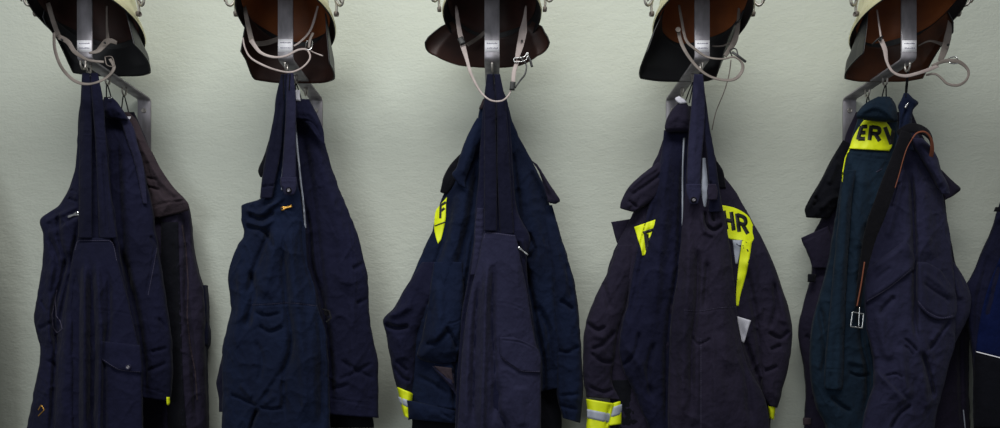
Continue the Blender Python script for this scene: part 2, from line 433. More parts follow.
# ------------------------------------------------------------------ coat brackets
BX = [-1.035, -0.531, -0.0125, 0.515, 1.034]
ZA = CZ+.687; DF = .287
POS = ['leftmost', 'second from the left', 'middle', 'second from the right', 'rightmost complete']
def bent_strip(name, parent, path, wd, th, mat, x):
    """flat steel bar bent along path (depth, z); rounded bends"""
    pts = []
    for i, p in enumerate(path):
        if 0 < i < len(path)-1:
            a = Vector(path[i-1]); b = Vector(p); c = Vector(path[i+1]); r = .012
            A = b+(a-b).normalized()*r; C = b+(c-b).normalized()*r
            for k in range(7):
                t = k/6; pts.append(A*(1-t)**2+b*2*t*(1-t)+C*t*t)
        else: pts.append(Vector(p))
    V = []; Fc = []
    n = len(pts)
    for i, p in enumerate(pts):
        T = (pts[min(i+1, n-1)]-pts[max(i-1, 0)]).normalized(); N = Vector((-T.y, T.x))
        for sx, sn in ((-1, -.7), (-.96, -1), (.96, -1), (1, -.7), (1, .7), (.96, 1), (-.96, 1), (-1, .7)):
            q = p+N*sn*th/2; V.append((x+sx*wd/2, -q.x, q.y))
    for i in range(n-1):
        for k in range(8): a = i*8+k; b = i*8+(k+1) % 8; Fc.append((a, b, b+8, a+8))
    Fc.append(tuple(range(8))[::-1]); Fc.append(tuple((n-1)*8+k for k in range(8)))
    return link(name, mesh(name, V, Fc), mat, parent)
def hook(parent, x, d, side=0, L=.022, z0=None):
    z0 = z0 or ZA-.002
    pts = [(x, -d, z0), (x, -d, z0-L*.6), (x+.004*side, -d-.004, z0-L), (x, -d-.012, z0-L-.004), (x, -d-.019, z0-L+.004), (x, -d-.020, z0-L+.014)]
    return tube('hook', parent, pts, lambda t: .0026 if t < .92 else .0034, M['hook'])
def bracket(i, x, hooks, label_text=True, lab=None):
    t = thing('coat_bracket', lab, 'coat bracket', (x, 0, ZA), 'steel coat brackets along the wall')
    bar = bent_strip('flat_bar', t, [(.003, ZA-.21), (.003, ZA), (DF, ZA), (DF, ZA+.30)], .038, .005, M['steel'], x)
    disc('screw', t, (x, -.0055, ZA-.035), .007, .003, M['hook']); disc('screw', t, (x, -.0055, ZA-.15), .007, .003, M['hook'])
    # helmet peg at the top of the upright: the rest the helmet hangs on
    tube('helmet_rest', t, [(x, -DF+.0, ZA+.296), (x, -DF+.05, ZA+.30), (x, -DF+.11, ZA+.296)], .006, M['steel'])
    for d, sd in hooks: hook(t, x, d, sd)
    if label_text:
        y = -DF-.0029; z1 = ZA+.018; z2 = ZA+.047 if i != 1 else ZA+.050
        lb = mesh('label', [(x-.018, y, z1), (x+.018, y, z1), (x+.018, y, z2), (x-.018, y, z2), (x-.018, y+.0008, z1), (x+.018, y+.0008, z1), (x+.018, y+.0008, z2), (x-.018, y+.0008, z2)],
                  [(0, 1, 2, 3), (0, 4, 5, 1), (1, 5, 6, 2), (2, 6, 7, 3), (3, 7, 4, 0)])
        l = link('name_label', lb, M['label'], t)
        rnd = random.Random(i); V = []; Fc = []
        for row, (zz, ww) in enumerate(((z1+(z2-z1)*.68, .013), (z1+(z2-z1)*.28, .012))):
            xx = x-ww
            while xx < x+ww:
                wd = rnd.uniform(.0012, .0026); h = rnd.uniform(.0016, .003); b = len(V)
                V += [(xx, y-.0003, zz), (xx+wd, y-.0003, zz), (xx+wd, y-.0003, zz+h), (xx, y-.0003, zz+h)]; Fc.append((b, b+1, b+2, b+3)); xx += wd+.0009
        link('lettering', mesh('lettering', V, Fc), M['ink'], l)
    return t
br_labels = ['galvanised steel coat bracket at the far left, arm running down right to its wall plate',
             'galvanised steel coat bracket second from left with the most scratched upright',
             'galvanised steel coat bracket in the middle, seen straight on with its wall plate hidden',
             'galvanised steel coat bracket under the fourth helmet, arm running down left behind white paper tag',
             'galvanised steel coat bracket under the rightmost helmet, its full arm and plate in view']
hk = [[(.285, 0), (.262, 0), (.18, 0), (.10, 0)], [(.272, 0), (.19, 0), (.10, 0)], [(.272, 0), (.18, 0), (.10, 0)], [(.272, 0), (.20, 0), (.10, 0)], [(.272, 0), (.175, 0), (.09, 0)]]
for i, x in enumerate(BX): bracket(i, x, hk[i], True, br_labels[i])

# ------------------------------------------------------------------ helmets
def helmet(x, zr, tilt, label, gm, gpar, linm='liner', dc=.262, yaw=0.0, visor=True, a=.128, b=.150):
    """zr: height of the rim centre; tilt: how much the back sinks per metre"""
    t = thing('fire_helmet', label, 'helmet', (x, -dc, zr), 'fire helmets on the brackets')
    cy, sy = math.cos(yaw), math.sin(yaw)
    def W(px, py, pz):            # local: x right, y towards the camera, z up
        pz2 = pz+py*tilt
        qx, qy = px*cy+py*sy, py*cy-px*sy
        return (x+qx, -(dc+qy), zr+pz2)
    n = 72
    def ringpts(prof, mod=None):
        V = []
        for (ra, rb, z) in prof:
            for k in range(n):
                an = 2*math.pi*k/n; c, s = math.cos(an), math.sin(an)
                e = 1.0
                zz = z
                if mod: e, zz = mod(an, ra, z)
                V.append(W(ra*e*c, rb*e*s, zz))
        return V
    def loft(name, prof, mat, par, mod=None):
        V = ringpts(prof, mod); Fc = []
        for i in range(len(prof)-1):
            for k in range(n): Fc.append((i*n+k, i*n+(k+1) % n, (i+1)*n+(k+1) % n, (i+1)*n+k))
        return link(name, mesh(name, V, Fc), mat, par)
    def mod(an, ra, z):           # brim: deeper and wider at the back and sides, peak at the front
        back = max(0, -math.sin(an)); side = abs(math.cos(an))
        low = max(0, (.035-z)/.035) if z < .035 else 0
        return 1+.03*low*back, z-low*.010*back-low*.006*side
    o = []
    for k in range(15):
        ph = math.pi/2*k/14; o.append(((a-.014)*max(math.cos(ph), .01), (b-.014)*max(math.cos(ph), .01), .035+.125*math.sin(ph)))
    outer = [(a+.001, b+.001, -.007), (a+.003, b+.003, -.003), (a-.001, b-.001, .008), (a-.009, b-.009, .022)]+o
    inner = [(p[0]-.004 if p[0] > .02 else p[0]*.6, p[1]-.004 if p[1] > .02 else p[1]*.6, p[2]-(.003 if p[2] > .03 else 0)) for p in outer[::-1]]
    inner[-1] = (a-.003, b-.003, -.008)
    so = loft('shell', outer+inner+[outer[0]], M['shell'], t, mod)
    so.data.materials.append(M['guardout'])
    for i, pl in enumerate(so.data.polygons):
        if i//n >= len(outer)-1: pl.material_index = 1
    # ridge comb over the crown
    V = []; Fc = []; m = 24
    for k in range(m+1):
        ph = math.pi*(.12+.76*k/m)
        for sx, h in ((-.012, -.004), (-.007, .006), (.007, .006), (.012, -.004)):
            V.append(W(sx, math.cos(ph)*(b-.010+h), .035+math.sin(ph)*(.125+h)))
    for k in range(m):
        for j in range(3): q = k*4+j; Fc.append((q, q+1, q+5, q+4))
    link('ridge', mesh('ridge', V, Fc), M['shell'], t)
    # leather liner: a band inside the rim drawn in to a crown
    lp = [(a-.012, b-.012, .012), (a-.017, b-.017, .016), (a-.022, b-.022, .03), (a-.030, b-.032, .06), (a-.055, b-.06, .095), (.03, .035, .118), (.002, .002, .122)]
    def lmod(an, ra, z): return 1+.012*math.sin(an*9)*(1 if z > .014 else 0), z+.003*math.sin(an*5+1)
    loft('liner', lp, M[linm], t, lmod)
    # neck guard
    V = []; nr, nc = 16, 72
    ks = np.linspace(0, 1, len(gpar['wL'])+1)
    zb = CZ+gpar['zb']; fe = gpar.get('fe', .0); ex = gpar.get('ex', .38)
    for lay in (0, 1):
        for i in range(nr+1):
            tt = i/nr
            wl = np.interp(tt, ks, [a-.020]+gpar['wL']); wr_ = np.interp(tt, ks, [a-.020]+gpar['wR'])
            e = 1+(ex-1)*min(1, tt*1.6)
            for j in range(nc+1):
                sa = -1+2*j/nc; th_ = sa*math.pi/2*gpar.get('span', 1.0)
                sn, cs = abs(math.sin(th_))**e, max(math.cos(th_), 0)**e
                ww = wl if sa < 0 else wr_
                px = math.copysign(ww*sn, sa)+(-lay*.003 if False else math.copysign(lay*.003*sn, sa))
                py = -(b-.020-.000*tt+lay*.003)*cs*(1-.10*tt)+fe*max(0, abs(sa)-.6)/.4
                cut = gpar.get('cutL', 0) if sa < 0 else gpar.get('cutR', 0)
                k = max(0, (abs(sa)-gpar.get('c0', .62))/(1-gpar.get('c0', .62)))
                f = tt*(1-cut*k**gpar.get('cp', 1.0))
                x0, y0, zt = W(px, py, .003-.010*max(0, -py/b))
                V.append((x0+.004*math.sin(sa*5+2)*tt, y0+.003*math.cos(sa*8)*tt, zt*(1-f)+zb*f))
    N = (nr+1)*(nc+1); Fc = []
    for i in range(nr):
        for j in range(nc):
            q = i*(nc+1)+j; Fc.append((q, q+1, q+nc+2, q+nc+1)); Fc.append((q+nc+1+N, q+nc+2+N, q+1+N, q+N))
    ring = [j for j in range(nc+1)]+[i*(nc+1)+nc for i in range(1, nr+1)]+[nr*(nc+1)+j for j in range(nc-1, -1, -1)]+[i*(nc+1) for i in range(nr-1, 0, -1)]
    for p_, q_ in zip(ring, ring[1:]+ring[:1]): Fc.append((p_, q_, q_+N, p_+N))
    go = link('neck_guard', mesh('neck_guard', V, Fc), M[gm], t)
    # outside of the guard is black leather
    go.data.materials.append(M['guardout'])
    for i, pl in enumerate(go.data.polygons):
        if i < 2*nr*nc and i % 2 == 1: pl.material_index = 1
        if i >= 2*nr*nc: pl.material_index = 1
    # visor with its hinge brackets, swung up over the brim
    if visor:
        V = []; m = 40
        for lay in (0, 1):
            for i in range(9):
                zz = .012+.105*i/8; bul = .010*math.sin(math.pi*i/8)
                for k in range(m+1):
                    an = math.radians(8+164*k/m); V.append(W((a+.030+bul-lay*.002)*math.cos(an), (b+.030+bul-lay*.002)*math.sin(an)-.0, zz+.012*math.sin(an)))
        N = 9*(m+1); Fc = []
        for i in range(8):
            for k in range(m): q = i*(m+1)+k; Fc.append((q, q+1, q+m+2, q+m+1)); Fc.append((q+m+1+N, q+m+2+N, q+1+N, q+N))
        ring = list(range(m+1))+[i*(m+1)+m for i in range(1, 9)]+[8*(m+1)+k for k in range(m-1, -1, -1)]+[i*(m+1) for i in range(7, 0, -1)]
        for p_, q_ in zip(ring, ring[1:]+ring[:1]): Fc.append((p_, q_, q_+N, p_+N))
        vz = link('visor', mesh('visor', V, Fc), M['visor'], t)
        edge = [W((a+.029)*math.cos(math.radians(an)), (b+.029)*math.sin(math.radians(an)), .012+.012*math.sin(math.radians(an))) for an in range(8, 173, 6)]
        tube('visor_edge', vz, edge, .0022, M['chinl'])
        for sx in (-1, 1):
            h = tube('visor_hinge', t, [W(sx*(a-.010), .006, .060), W(sx*(a+.004), .006, .045), W(sx*(a+.011), .004, .022), W(sx*(a+.010), .002, .002)], lambda q: .0032, M['hook'])
            tube('visor_clip', h, [W(sx*(a+.011), .006, .030), W(sx*(a+.020), .010, .016), W(sx*(a+.028), .014, .018), W(sx*(a+.031), .016, .032)], lambda q: .0034, M['hook'])
            disc('hinge_knob', h, W(sx*(a+.006), .002, .000), .0065, .009, M['chin'], (sx, -.2, -.1))
    return t
z0 = CZ
h1 = helmet(BX[0]-.008, z0+.812, .20, 'cream fire helmet on the far left bracket, black neck guard flap flaring to the right', 'guardout',
            dict(wL=[.105, .098], wR=[.112, .122], zb=.699, cutL=.7, cutR=.25, fe=.012), 'linerd', a=.121, b=.145)
h2 = helmet(BX[1]-.006, z0+.812, .17, 'cream fire helmet second from left, tan liner and thin pale chin cord loops', 'guard',
            dict(wL=[.106, .114], wR=[.102, .106], zb=.680, cutL=.28, cutR=.05, cp=2, fe=.0), 'liner', a=.118, b=.145)
h3 = helmet(BX[2], z0+.824, .10, 'cream fire helmet in the middle, its brown leather neck guard spread wide like wings', 'guard',
            dict(wL=[.132, .150, .166, .174], wR=[.128, .134, .142, .146], zb=.722, cutL=.42, cutR=.42, c0=.30, cp=1.2, ex=.85, fe=-.05), 'linerd', a=.124, b=.145)
h4 = helmet(BX[3]+.008, z0+.812, .20, 'cream fire helmet second from right with a grey cord hanging below its chin strap', 'guardout',
            dict(wL=[.124, .142], wR=[.092, .072], zb=.684, cutL=.2, cutR=.7, fe=.012), 'liner', a=.119, b=.145)
h5 = helmet(BX[4]+.010, z0+.812, .20, 'cream fire helmet on the right with brown leather neck guard and round strap loop', 'guardtan',
            dict(wL=[.105, .112], wR=[.112, .110], zb=.684, cutL=.2, cutR=.6, fe=.006), 'liner', a=.120, b=.145)
def chin(h, px, wd, mat='chin', name='chin_strap', nrm=(0, -1, 0), th=.0022):
    return ribbon(name, h, [P(*p) for p in px], wd, M[mat], th, nrm)
# helmet 1
chin(h1, [(48, 3, .28), (53, 20, .29), (59, 37, .30)], .012, 'chin')
chin(h1, [(54, 33, .31), (55, 50, .315), (62, 68, .32), (75, 81, .325), (90, 84, .33), (106, 78, .32), (114, 68, .31), (110, 59, .30)], [.011, .009, .008, .008, .008, .008, .007], 'chin', nrm=[(-.5, -1, 0), (-.2, -.9, .1), (0, -1, .7), (.1, -1, .5)])
chin(h1, [(59, 37, .305), (68, 42, .31), (75, 52, .312), (88, 60, .315), (104, 62, .30)], [.013, .012, .010, .006, .006], 'chin')
chin(h1, [(107, 6, .25), (107, 25, .26), (108, 42, .27)], [.005, .005, .010], 'chin')
chin(h1, [(89, 53, .30), (98, 51, .29), (108, 41, .275), (117, 43, .26)], [.004, .013, .018, .008], 'chin')
disc('snap_button', h1, P(62, 40, .310), .003, .002, M['rubber']); disc('snap_button', h1, P(105, 43, .288), .003, .002, M['rubber'])
tube('buckle', h1, [P(105, 57, .29), P(112, 57, .30), P(114, 66, .31), P(107, 65, .30), P(105, 57, .29)], .0012, M['chin'])
# helmet 2
chin(h2, [(244, 4, .27), (247, 20, .28), (252, 42, .30)], [.008, .012, .013], 'chin')
chin(h2, [(251, 40, .30), (260, 52, .305), (273, 57, .31), (286, 56, .315), (298, 50, .315), (307, 50, .31), (310, 58, .315), (303, 67, .32), (292, 72, .32), (280, 71, .32), (265, 66, .315), (251, 58, .31), (245, 48, .30), (243, 38, .29)],
     [.012, .007, .005, .005, .004, .004, .004, .005, .004, .004], 'chinl')
chin(h2, [(318, 6, .25), (313, 24, .27), (308, 34, .28), (300, 42, .29), (294, 46, .30)], [.005, .006, .005, .004], 'chinl')
chin(h2, [(309, 50, .30), (315, 53, .295), (323, 56, .29)], .003, 'chinl', name='strap_tail')
chin(h2, [(252, 44, .22), (266, 43, .20), (281, 38, .19)], [.014, .014, .012], 'chin', name='inner_band')
chin(h2, [(313, 33, .29), (310, 40, .30), (309, 48, .305)], .006, 'chin', name='keeper')
tube('buckle', h2, [P(306, 42, .30), P(312, 40, .30), P(311, 49, .31), P(306, 49, .31), P(306, 42, .30)], .0012, M['chrome'])
# helmet 3
chin(h3, [(456, 6, .26), (459, 28, .28), (462, 42, .29), (467, 60, .30), (471, 74, .305), (480, 91, .31), (490, 100, .315), (501, 101, .315), (508, 96, .31), (512, 88, .305)],
     [.005, .010, .012, .014, .009, .007, .005, .004, .004, .003], 'chinl')
chin(h3, [(460, 38, .293), (463, 44, .297)], .015, 'rubber', name='keeper', th=.006)
chin(h3, [(526, 6, .25), (524, 25, .27), (521, 42, .28), (517, 58, .29)], [.004, .009, .020, .018, .010], 'chinl')
disc('snap_button', h3, P(522, 41, .284), .003, .002, M['rubber'])
chin(h3, [(518, 60, .295), (514, 72, .30), (513, 86, .305)], .010, 'chinl')
chin(h3, [(520, 58, .29), (526, 64, .295), (525, 74, .30), (519, 82, .30), (515, 88, .305)], .004, 'rubber', name='strap_tail')
chin(h3, [(526, 54, .29), (530, 60, .29), (532, 67, .29)], .006, 'rubber', name='strap_tail')
chin(h3, [(513, 82, .309), (512, 90, .309)], .013, 'rubber', name='keeper', th=.006)
tube('buckle', h3, [P(514, 58, .30), P(524, 57, .30), P(528, 52, .30), P(526, 60, .30), P(515, 62, .30), P(514, 58, .30)], .0014, M['chrome'])
chin(h3, [(467, 45, .20), (478, 38, .18), (487, 30, .17)], .010, 'chin', name='inner_band')
# helmet 4
chin(h4, [(679, 5, .26), (682, 22, .28), (686, 40, .30), (695, 49, .305), (707, 57, .31), (722, 59, .315), (734, 57, .31), (742, 63, .31), (742, 71, .315), (735, 79, .32), (723, 80, .32), (709, 76, .32), (697, 67, .315), (687, 54, .31), (681, 42, .30), (678, 29, .30)],
     [.006, .007, .007, .007, .006, .006, .008, .009, .008, .008, .009, .009], 'chin', nrm=[(0, -1, 0), (0, -1, .3), (0, -1, .8), (0, -1, .6), (0, -1, .2)])
disc('snap_button', h4, P(678, 30, .305), .0065, .003, M['chin'])
chin(h4, [(739, 8, .25), (738, 25, .27), (734, 42, .28), (725, 56, .29)], [.006, .010, .015, .010], 'chin')
chin(h4, [(712, 46, .22), (722, 46, .23), (732, 42, .25)], .004, 'chin', name='inner_band')
chin(h4, [(732, 52, .30), (738, 56, .305), (746, 62, .305)], .006, 'rubber', name='strap_tail')
tube('buckle', h4, [P(732, 56, .30), P(730, 50, .30), P(736, 49, .30), P(738, 56, .305)], .0016, M['rubber'])
tube('cord', h4, [P(731, 60, .30), P(729, 75, .29), P(724, 92, .27), P(716, 112, .24), P(712, 130, .22)], .0014, M['chin'])
# helmet 5
chin(h5, [(877, 10, .26), (879, 24, .28), (881, 38, .30)], .004, 'chinl')
chin(h5, [(881, 40, .30), (885, 50, .305), (887, 62, .31), (893, 72, .315), (905, 76, .318), (922, 72, .315), (938, 66, .30)], [.012, .011, .006, .006, .008, .008, .009, .007], 'chinl')
disc('snap_button', h5, P(880, 39, .305), .005, .003, M['rubber'])
chin(h5, [(883, 36, .30), (877, 40, .30), (872, 45, .29)], .004, 'rubber', name='strap_tail')
chin(h5, [(950, 14, .25), (949, 30, .27), (945, 48, .28), (940, 61, .285)], [.008, .011, .018, .018, .012], 'chin')
disc('snap_button', h5, P(948, 45, .289), .0032, .002, M['rubber'])
chin(h5, [(918, 46, .22), (930, 41, .23), (944, 45, .25)], [.003, .005, .012], 'chin', name='inner_band')
chin(h5, [(932, 66, .30), (945, 61, .305), (959, 62, .31), (968, 70, .315), (967, 79, .32), (959, 85, .32), (948, 84, .315), (941, 78, .31), (935, 74, .305), (926, 75, .30)], [.007, .009, .010, .007, .005, .007, .006, .005, .005], 'chin')
tube('buckle', h5, [P(949, 58, .30), P(956, 57, .30), P(958, 63, .31), P(950, 63, .31), P(949, 58, .30)], .0014, M['chrome'])

# ------------------------------------------------------------------ garments
def loop(parent, x, d, u, v, dd, name='hanging_loop', r=.0016, spread=3):
    """the loop that hangs on a hook at depth d and comes down to the collar at pixel (u, v)"""
    top = Vector((x, -d-.012, ZA-.027))
    L = Vector(P(u-spread, v, dd)); R = Vector(P(u+spread, v, dd))
    return tube(name, parent, [L, L.lerp(top, .6)+Vector((-.001, 0, 0)), top, R.lerp(top, .6)+Vector((.001, 0, 0)), R], r, M['belt'])
# ---------- station 1
t = thing('jacket', 'black-plum jacket with a padded brown collar flap, rightmost garment on the far left bracket', 'jacket', (BX[0], -.10, 1.3))
b = panel('body', t, [(120, 134, 112), (122, 144, 135), (124, 157, 165), (124, 172, 188), (124, 188, 204), (126, 191, 222), (128, 193, 245), (128, 198, 270), (128, 204, 290), (128, 205, 318), (128, 205, 350), (126, 206, 385), (124, 208, 428), (122, 210, 500)],
          .075, [.012, .03, .045, .05, .055, .055], M['plum'], [('v', [(184, 205), (187, 250), (186, 300), (192, 350), (197, 428)], 3, 6), ('s', [(181, 480), (181, 420), (179, 340), (177, 280), (172, 225)], 2, 5, 12)], wr=3)
applique('velcro_strip', t, [b], [(161, 178, 222), (161, 179, 260), (163, 181, 320), (166, 183, 380), (168, 186, 428), (169, 188, 498)], .003, M['black'], blur=6)
strokes('piping', t, [b], [[(182, 225), (186, 250), (188, 285), (187, 315), (190, 345), (195, 372), (197, 400)]], 1.1, M['brown'], .001)
k = panel('sleeve', t, [(196, 206, 285), (194, 208, 305), (193, 208, 322), (194, 210, 332), (195, 209, 346), (196, 206, 350), (190, 207, 385), (188, 208, 428), (188, 208, 498)], .05, .03, M['navy'], [('v', [(192, 348), (212, 347)], 1.6, 5), ('v', [(192, 326), (208, 322)], 1.5, 3)], wr=2)
fl = panel('collar', t, [(121, 129, 112), (124, 137, 121), (127, 144, 137), (134, 155, 158), (141, 165, 176), (146, 177, 191), (150, 212, 188, 203), (152, 219, 189, 210)],
           [.12, .13, .135, .135, .13, .125], [.008, .012, .016, .018, .016, .012, .006], M['brown'],
           [('v', [(136, 150), (142, 172), (148, 195)], 2.5, 3), ('r', [(130, 128), (146, 155), (160, 180), (182, 200)], 3, 4), ('v', [(145, 186), (160, 190)], 1.5, 3), ('v', [(146, 178), (158, 180)], 1.5, 2), ('t', [(147, 208), (166, 203), (186, 200)], 1, 1.5)], wr=3, wf=(3, 6))
applique('white_tag', t, [fl, b], [(121, 131, 116.5), (123, 130, 119), (125, 127, 121.5)], .001, M['paper'])
loop(t, BX[0], .10, 125, 114, .12, spread=4)

t = thing('jacket', 'plain navy jacket with stand collar hung between the straps and the brown collar', 'jacket', (BX[0], -.18, 1.3))
b = panel('body', t, [(104, 112, 97), (100, 124, 112), (97, 132, 130), (94, 139, 150), (92, 146, 180), (90, 152, 210), (88, 156, 235), (86, 160, 262), (84, 166, 300), (84, 171, 340), (84, 172, 372), (84, 390, 170, 401)],
          .165, [.012, .02, .03, .04, .045, .045], M['navy'],
          [('v', [(118, 244), (126, 268), (134, 300), (141, 340), (145, 372), (145, 402)], 3.5, 9), ('t', [(155, 245), (152, 262), (147, 290), (145, 310), (150, 340), (150, 385)], .9, 1.5), ('r', [(120, 130), (128, 200), (140, 262)], 9, 5), ('r', [(110, 130), (112, 200), (118, 262)], 6, 5), ('v', [(117, 130), (124, 262), (138, 320)], 4, 4),
           ('v', [(150, 235), (160, 250)], 2, 3), ('v', [(158, 318), (168, 330)], 2, 3), ('v', [(150, 352), (168, 348)], 1.8, 3), ('v', [(146, 372), (168, 362)], 1.8, 3), ('t', [(140, 386), (152, 389), (172, 396)], .9, 2),
           ('s', [(133, 402), (131, 330), (129, 262)], 2, 5, 20)], wr=2.6, rag=.8)
c = panel('collar', t, [(105, 113, 98), (102, 118, 103), (102, 121, 108), (103, 113, 124, 112), (105, 117, 128, 120)], .20, [.004, .012, .014, .014, .008], M['navy'], [('r', [(102, 112), (112, 108), (122, 114)], 2, 2)], wr=1)
c2 = panel('lapel', t, [(116, 124, 112), (122, 133, 126), (127, 137, 142), (133, 142, 158), (138, 145, 178), (143, 147, 204)], .19, [.004, .007, .006, .001], M['purple'], wr=1)
stitches(t, [b], [(157, 248), (153, 270), (148, 295)])
applique('yellow_tag', t, [b], [(166.5, 169.5, 397), (166.5, 170, 402), (167, 169, 405)], .002, M['yellow'])
loop(t, BX[0], .18, 109, 99, .20, spread=2.5)
disc('hanger_ring', t, P(110, 98, .216), .004, .001, M['chrome'])

t = thing('bib_overall', 'navy bib overall on the far left with silver zip pull and buttoned thigh pocket', 'overalls', (BX[0], -.27, 1.3))
b = panel('body', t, [(84, 92, 76), (82, 98, 90), (79, 103, 115), (78, 106, 135), (76, 108, 160), (70, 110, 186), (59, 205, 113, 205), (40, 219, 116, 220), (43, 235, 118, 240), (43, 121, 262), (37, 128, 295), (34, 131, 318), (40, 137, 350), (36, 141, 380), (30, 143, 410), (24, 144, 440), (18, 146, 500)],
          .236, [.006, .012, .018, .022, .026, .03, .034, .036, .036], M['navy'],
          [('v', [(80, 215), (72, 262), (62, 310), (56, 350), (53, 400), (50, 450)], 3.5, 8), ('v', [(57, 212), (60, 240), (66, 262)], 3, 5), ('s', [(46, 232), (62, 226), (84, 214)], 2, 4, 10), ('r', [(44, 222), (62, 214), (80, 206)], 2.2, 3), ('v', [(48, 236), (58, 262), (50, 300)], 4, 5),
           ('v', [(68, 250), (62, 280), (54, 310), (55, 350)], 3.5, 10), ('r', [(52, 262), (50, 290), (48, 330), (50, 350)], 4, 5), ('v', [(40, 300), (48, 312)], 2, 3), ('v', [(38, 330), (52, 322)], 2, 3),
           ('v', [(46, 360), (56, 366), (60, 385)], 2, 3), ('t', [(33, 390), (46, 396)], 1, 2), ('v', [(70, 190), (78, 192)], 1.2, 3), ('v', [(68, 198), (78, 202)], 1.2, 3)], wr=2.6, rag=1.0, Tb=.014)
bib = panel('bib', t, [(78, 238, 110, 238), (74, 115, 250), (71, 119, 266), (67, 128, 300), (62, 136, 335), (58, 141, 362), (56, 142, 395), (54, 143, 428), (50, 146, 500)],
            .262, [.006, .012, .018, .022, .026, .026], M['navy'],
            [('r', [(96, 250), (99, 300), (101, 350), (99, 428), (99, 520)], 4, 9), ('r', [(84, 250), (85, 320), (85, 520)], 4, 6), ('v', [(91, 262), (93, 320), (93, 520)], 3, 6), ('v', [(77, 262), (76, 320), (76, 428), (76, 520)], 4, 8), ('r', [(67, 310), (64, 360), (62, 428)], 5, 5), ('v', [(90, 300), (93, 350), (89, 428)], 3, 4),
             ('r', [(85, 260), (84, 320), (84, 428)], 3, 5), ('t', [(88, 308), (110, 311), (130, 314)], .8, 1.0), ('v', [(108, 262), (109, 320), (104, 360), (104, 500)], 3, 5), ('t', [(80, 242), (110, 242)], .8, 1.2)], wr=1.8, rag=.3, Tb=.004)
s1 = panel('shoulder_strap', t, [(82, 90, 73), (80.5, 91, 100), (79, 92, 133), (79, 92, 180), (78, 92, 238)], [.290, .282, .272, .272], [.003, .005, .005, .005], M['strap'], [('t', [(78, 132), (94, 133)], .8, 1.2), ('r', [(84, 75), (85, 130), (85, 238)], 3, 2)], wr=.6, rag=.15, Tb=.002)
s2 = panel('shoulder_strap', t, [(90.5, 98, 73), (92, 103, 100), (95, 106, 138), (97, 109, 180), (98, 113, 210), (99, 117, 238)], [.288, .280, .268, .262, .262], [.003, .005, .006, .008], M['navy'], [('t', [(95, 139), (107, 140)], .8, 1.2), ('v', [(103, 150), (106, 200), (108, 238)], 2, 3)], wr=1, rag=.2, Tb=.002)
flp = applique('pocket_flap', t, [bib], [(101, 341, 140, 345), (101, 350, 141, 358), (101.5, 360, 142, 368), (118, 370, 142, 373)], .006, M['navy'], [('t', [(103, 344), (139, 348)], .8, .8)], blur=3)
button(t, [flp, bib], 128.5, 367, .0075, 'purple')
button(t, [flp, bib], 128.5, 367, .004, 'steel', 'button_cap')
stitches(t, [bib], [(75, 250), (78.5, 240.5), (110, 240.5), (117, 262)])
stitches(t, [flp, bib], [(102, 359), (120, 370), (140, 372)])
zip_pull(t, [b, bib], (79, 213), (68, 217))
strokes('drawstring', t, [b], [[(57, 290), (52, 315), (53, 328), (57, 333), (62, 329), (60, 321), (56, 316), (55, 300)]], .7, M['stitch'], .001)
strokes('zip_tape', t, [b], [[(38, 410), (41, 405), (44, 410), (38, 416)]], .9, M['brass'], .001)

# ---------- station 2
t = thing('jacket', 'dark navy jacket behind the gold-zip overall, long smooth right side and loose square hem', 'jacket', (BX[1], -.18, 1.3))
r_ = panel('back_hem', t, [(300, 364, 380), (262, 370, 405), (262, 374, 424), (262, 374, 428)], .12, .03, M['black'], wr=1)
cf = panel('sleeve', t, [(232, 250, 330), (223, 250, 352), (217, 246, 378), (216, 246, 384), (219, 246, 400), (219, 246, 412)], .13, .025, M['navy'], wr=2)
b = panel('body', t, [(296, 304, 101), (285, 317, 118), (275, 324, 140), (268, 333, 172), (262, 345, 203), (255, 355, 228), (250, 361, 248), (248, 367, 275), (246, 369, 305), (244, 372, 335), (244, 378, 360), (244, 378, 388), (244, 408, 378, 418)],
          .165, [.010, .02, .03, .04, .046, .046], M['navy'],
          [('v', [(304, 196), (309, 230), (311, 262), (321, 300), (329, 345), (332, 412)], 3.5, 9), ('r', [(312, 130), (326, 180), (342, 240), (348, 300)], 8, 6), ('v', [(303, 130), (312, 190), (320, 262), (326, 320)], 4, 5), ('s', [(352, 400), (350, 330), (352, 262), (345, 222)], 3, 4, 12), ('t', [(334, 150), (346, 200), (354, 262), (352, 310), (346, 370)], .8, 1.0),
           ('v', [(352, 270), (366, 262)], 2.5, 4), ('v', [(356, 304), (370, 298)], 2, 4), ('v', [(340, 360), (360, 372), (376, 380)], 2.5, 3), ('v', [(338, 380), (356, 372), (374, 362)], 2, 3), ('t', [(330, 398), (378, 406)], .9, 2), ('v', [(330, 390), (350, 384)], 2, 3)], wr=2.8, rag=.9)
c = panel('collar', t, [(295, 309, 99), (293, 314, 108), (292, 319, 118), (294, 114, 324, 132), (306, 124, 325, 146)], .205, [.006, .013, .013, .008, .003], M['navy'], [('r', [(296, 112), (310, 114), (322, 128)], 2, 2), ('t', [(297, 119), (312, 122), (321, 136)], .8, 1)], wr=1)
lp = panel('lapel', t, [(273, 284, 126), (268, 282, 142), (263, 276, 158), (258, 272, 170), (260, 266, 177)], .19, [.006, .01, .01, .004], M['black'], wr=1)
strokes('silver_piping', t, [b, c], [[(295, 121), (297.3, 150), (301, 185), (304, 210), (305.5, 228)]], 1.7, M['silver'], .004)
applique('white_label', t, [c, b], [(293, 300, 90), (293, 300, 98), (292, 301, 101)], .003, M['paper'])
loop(t, BX[1], .19, 299, 100, .205, spread=2.5)

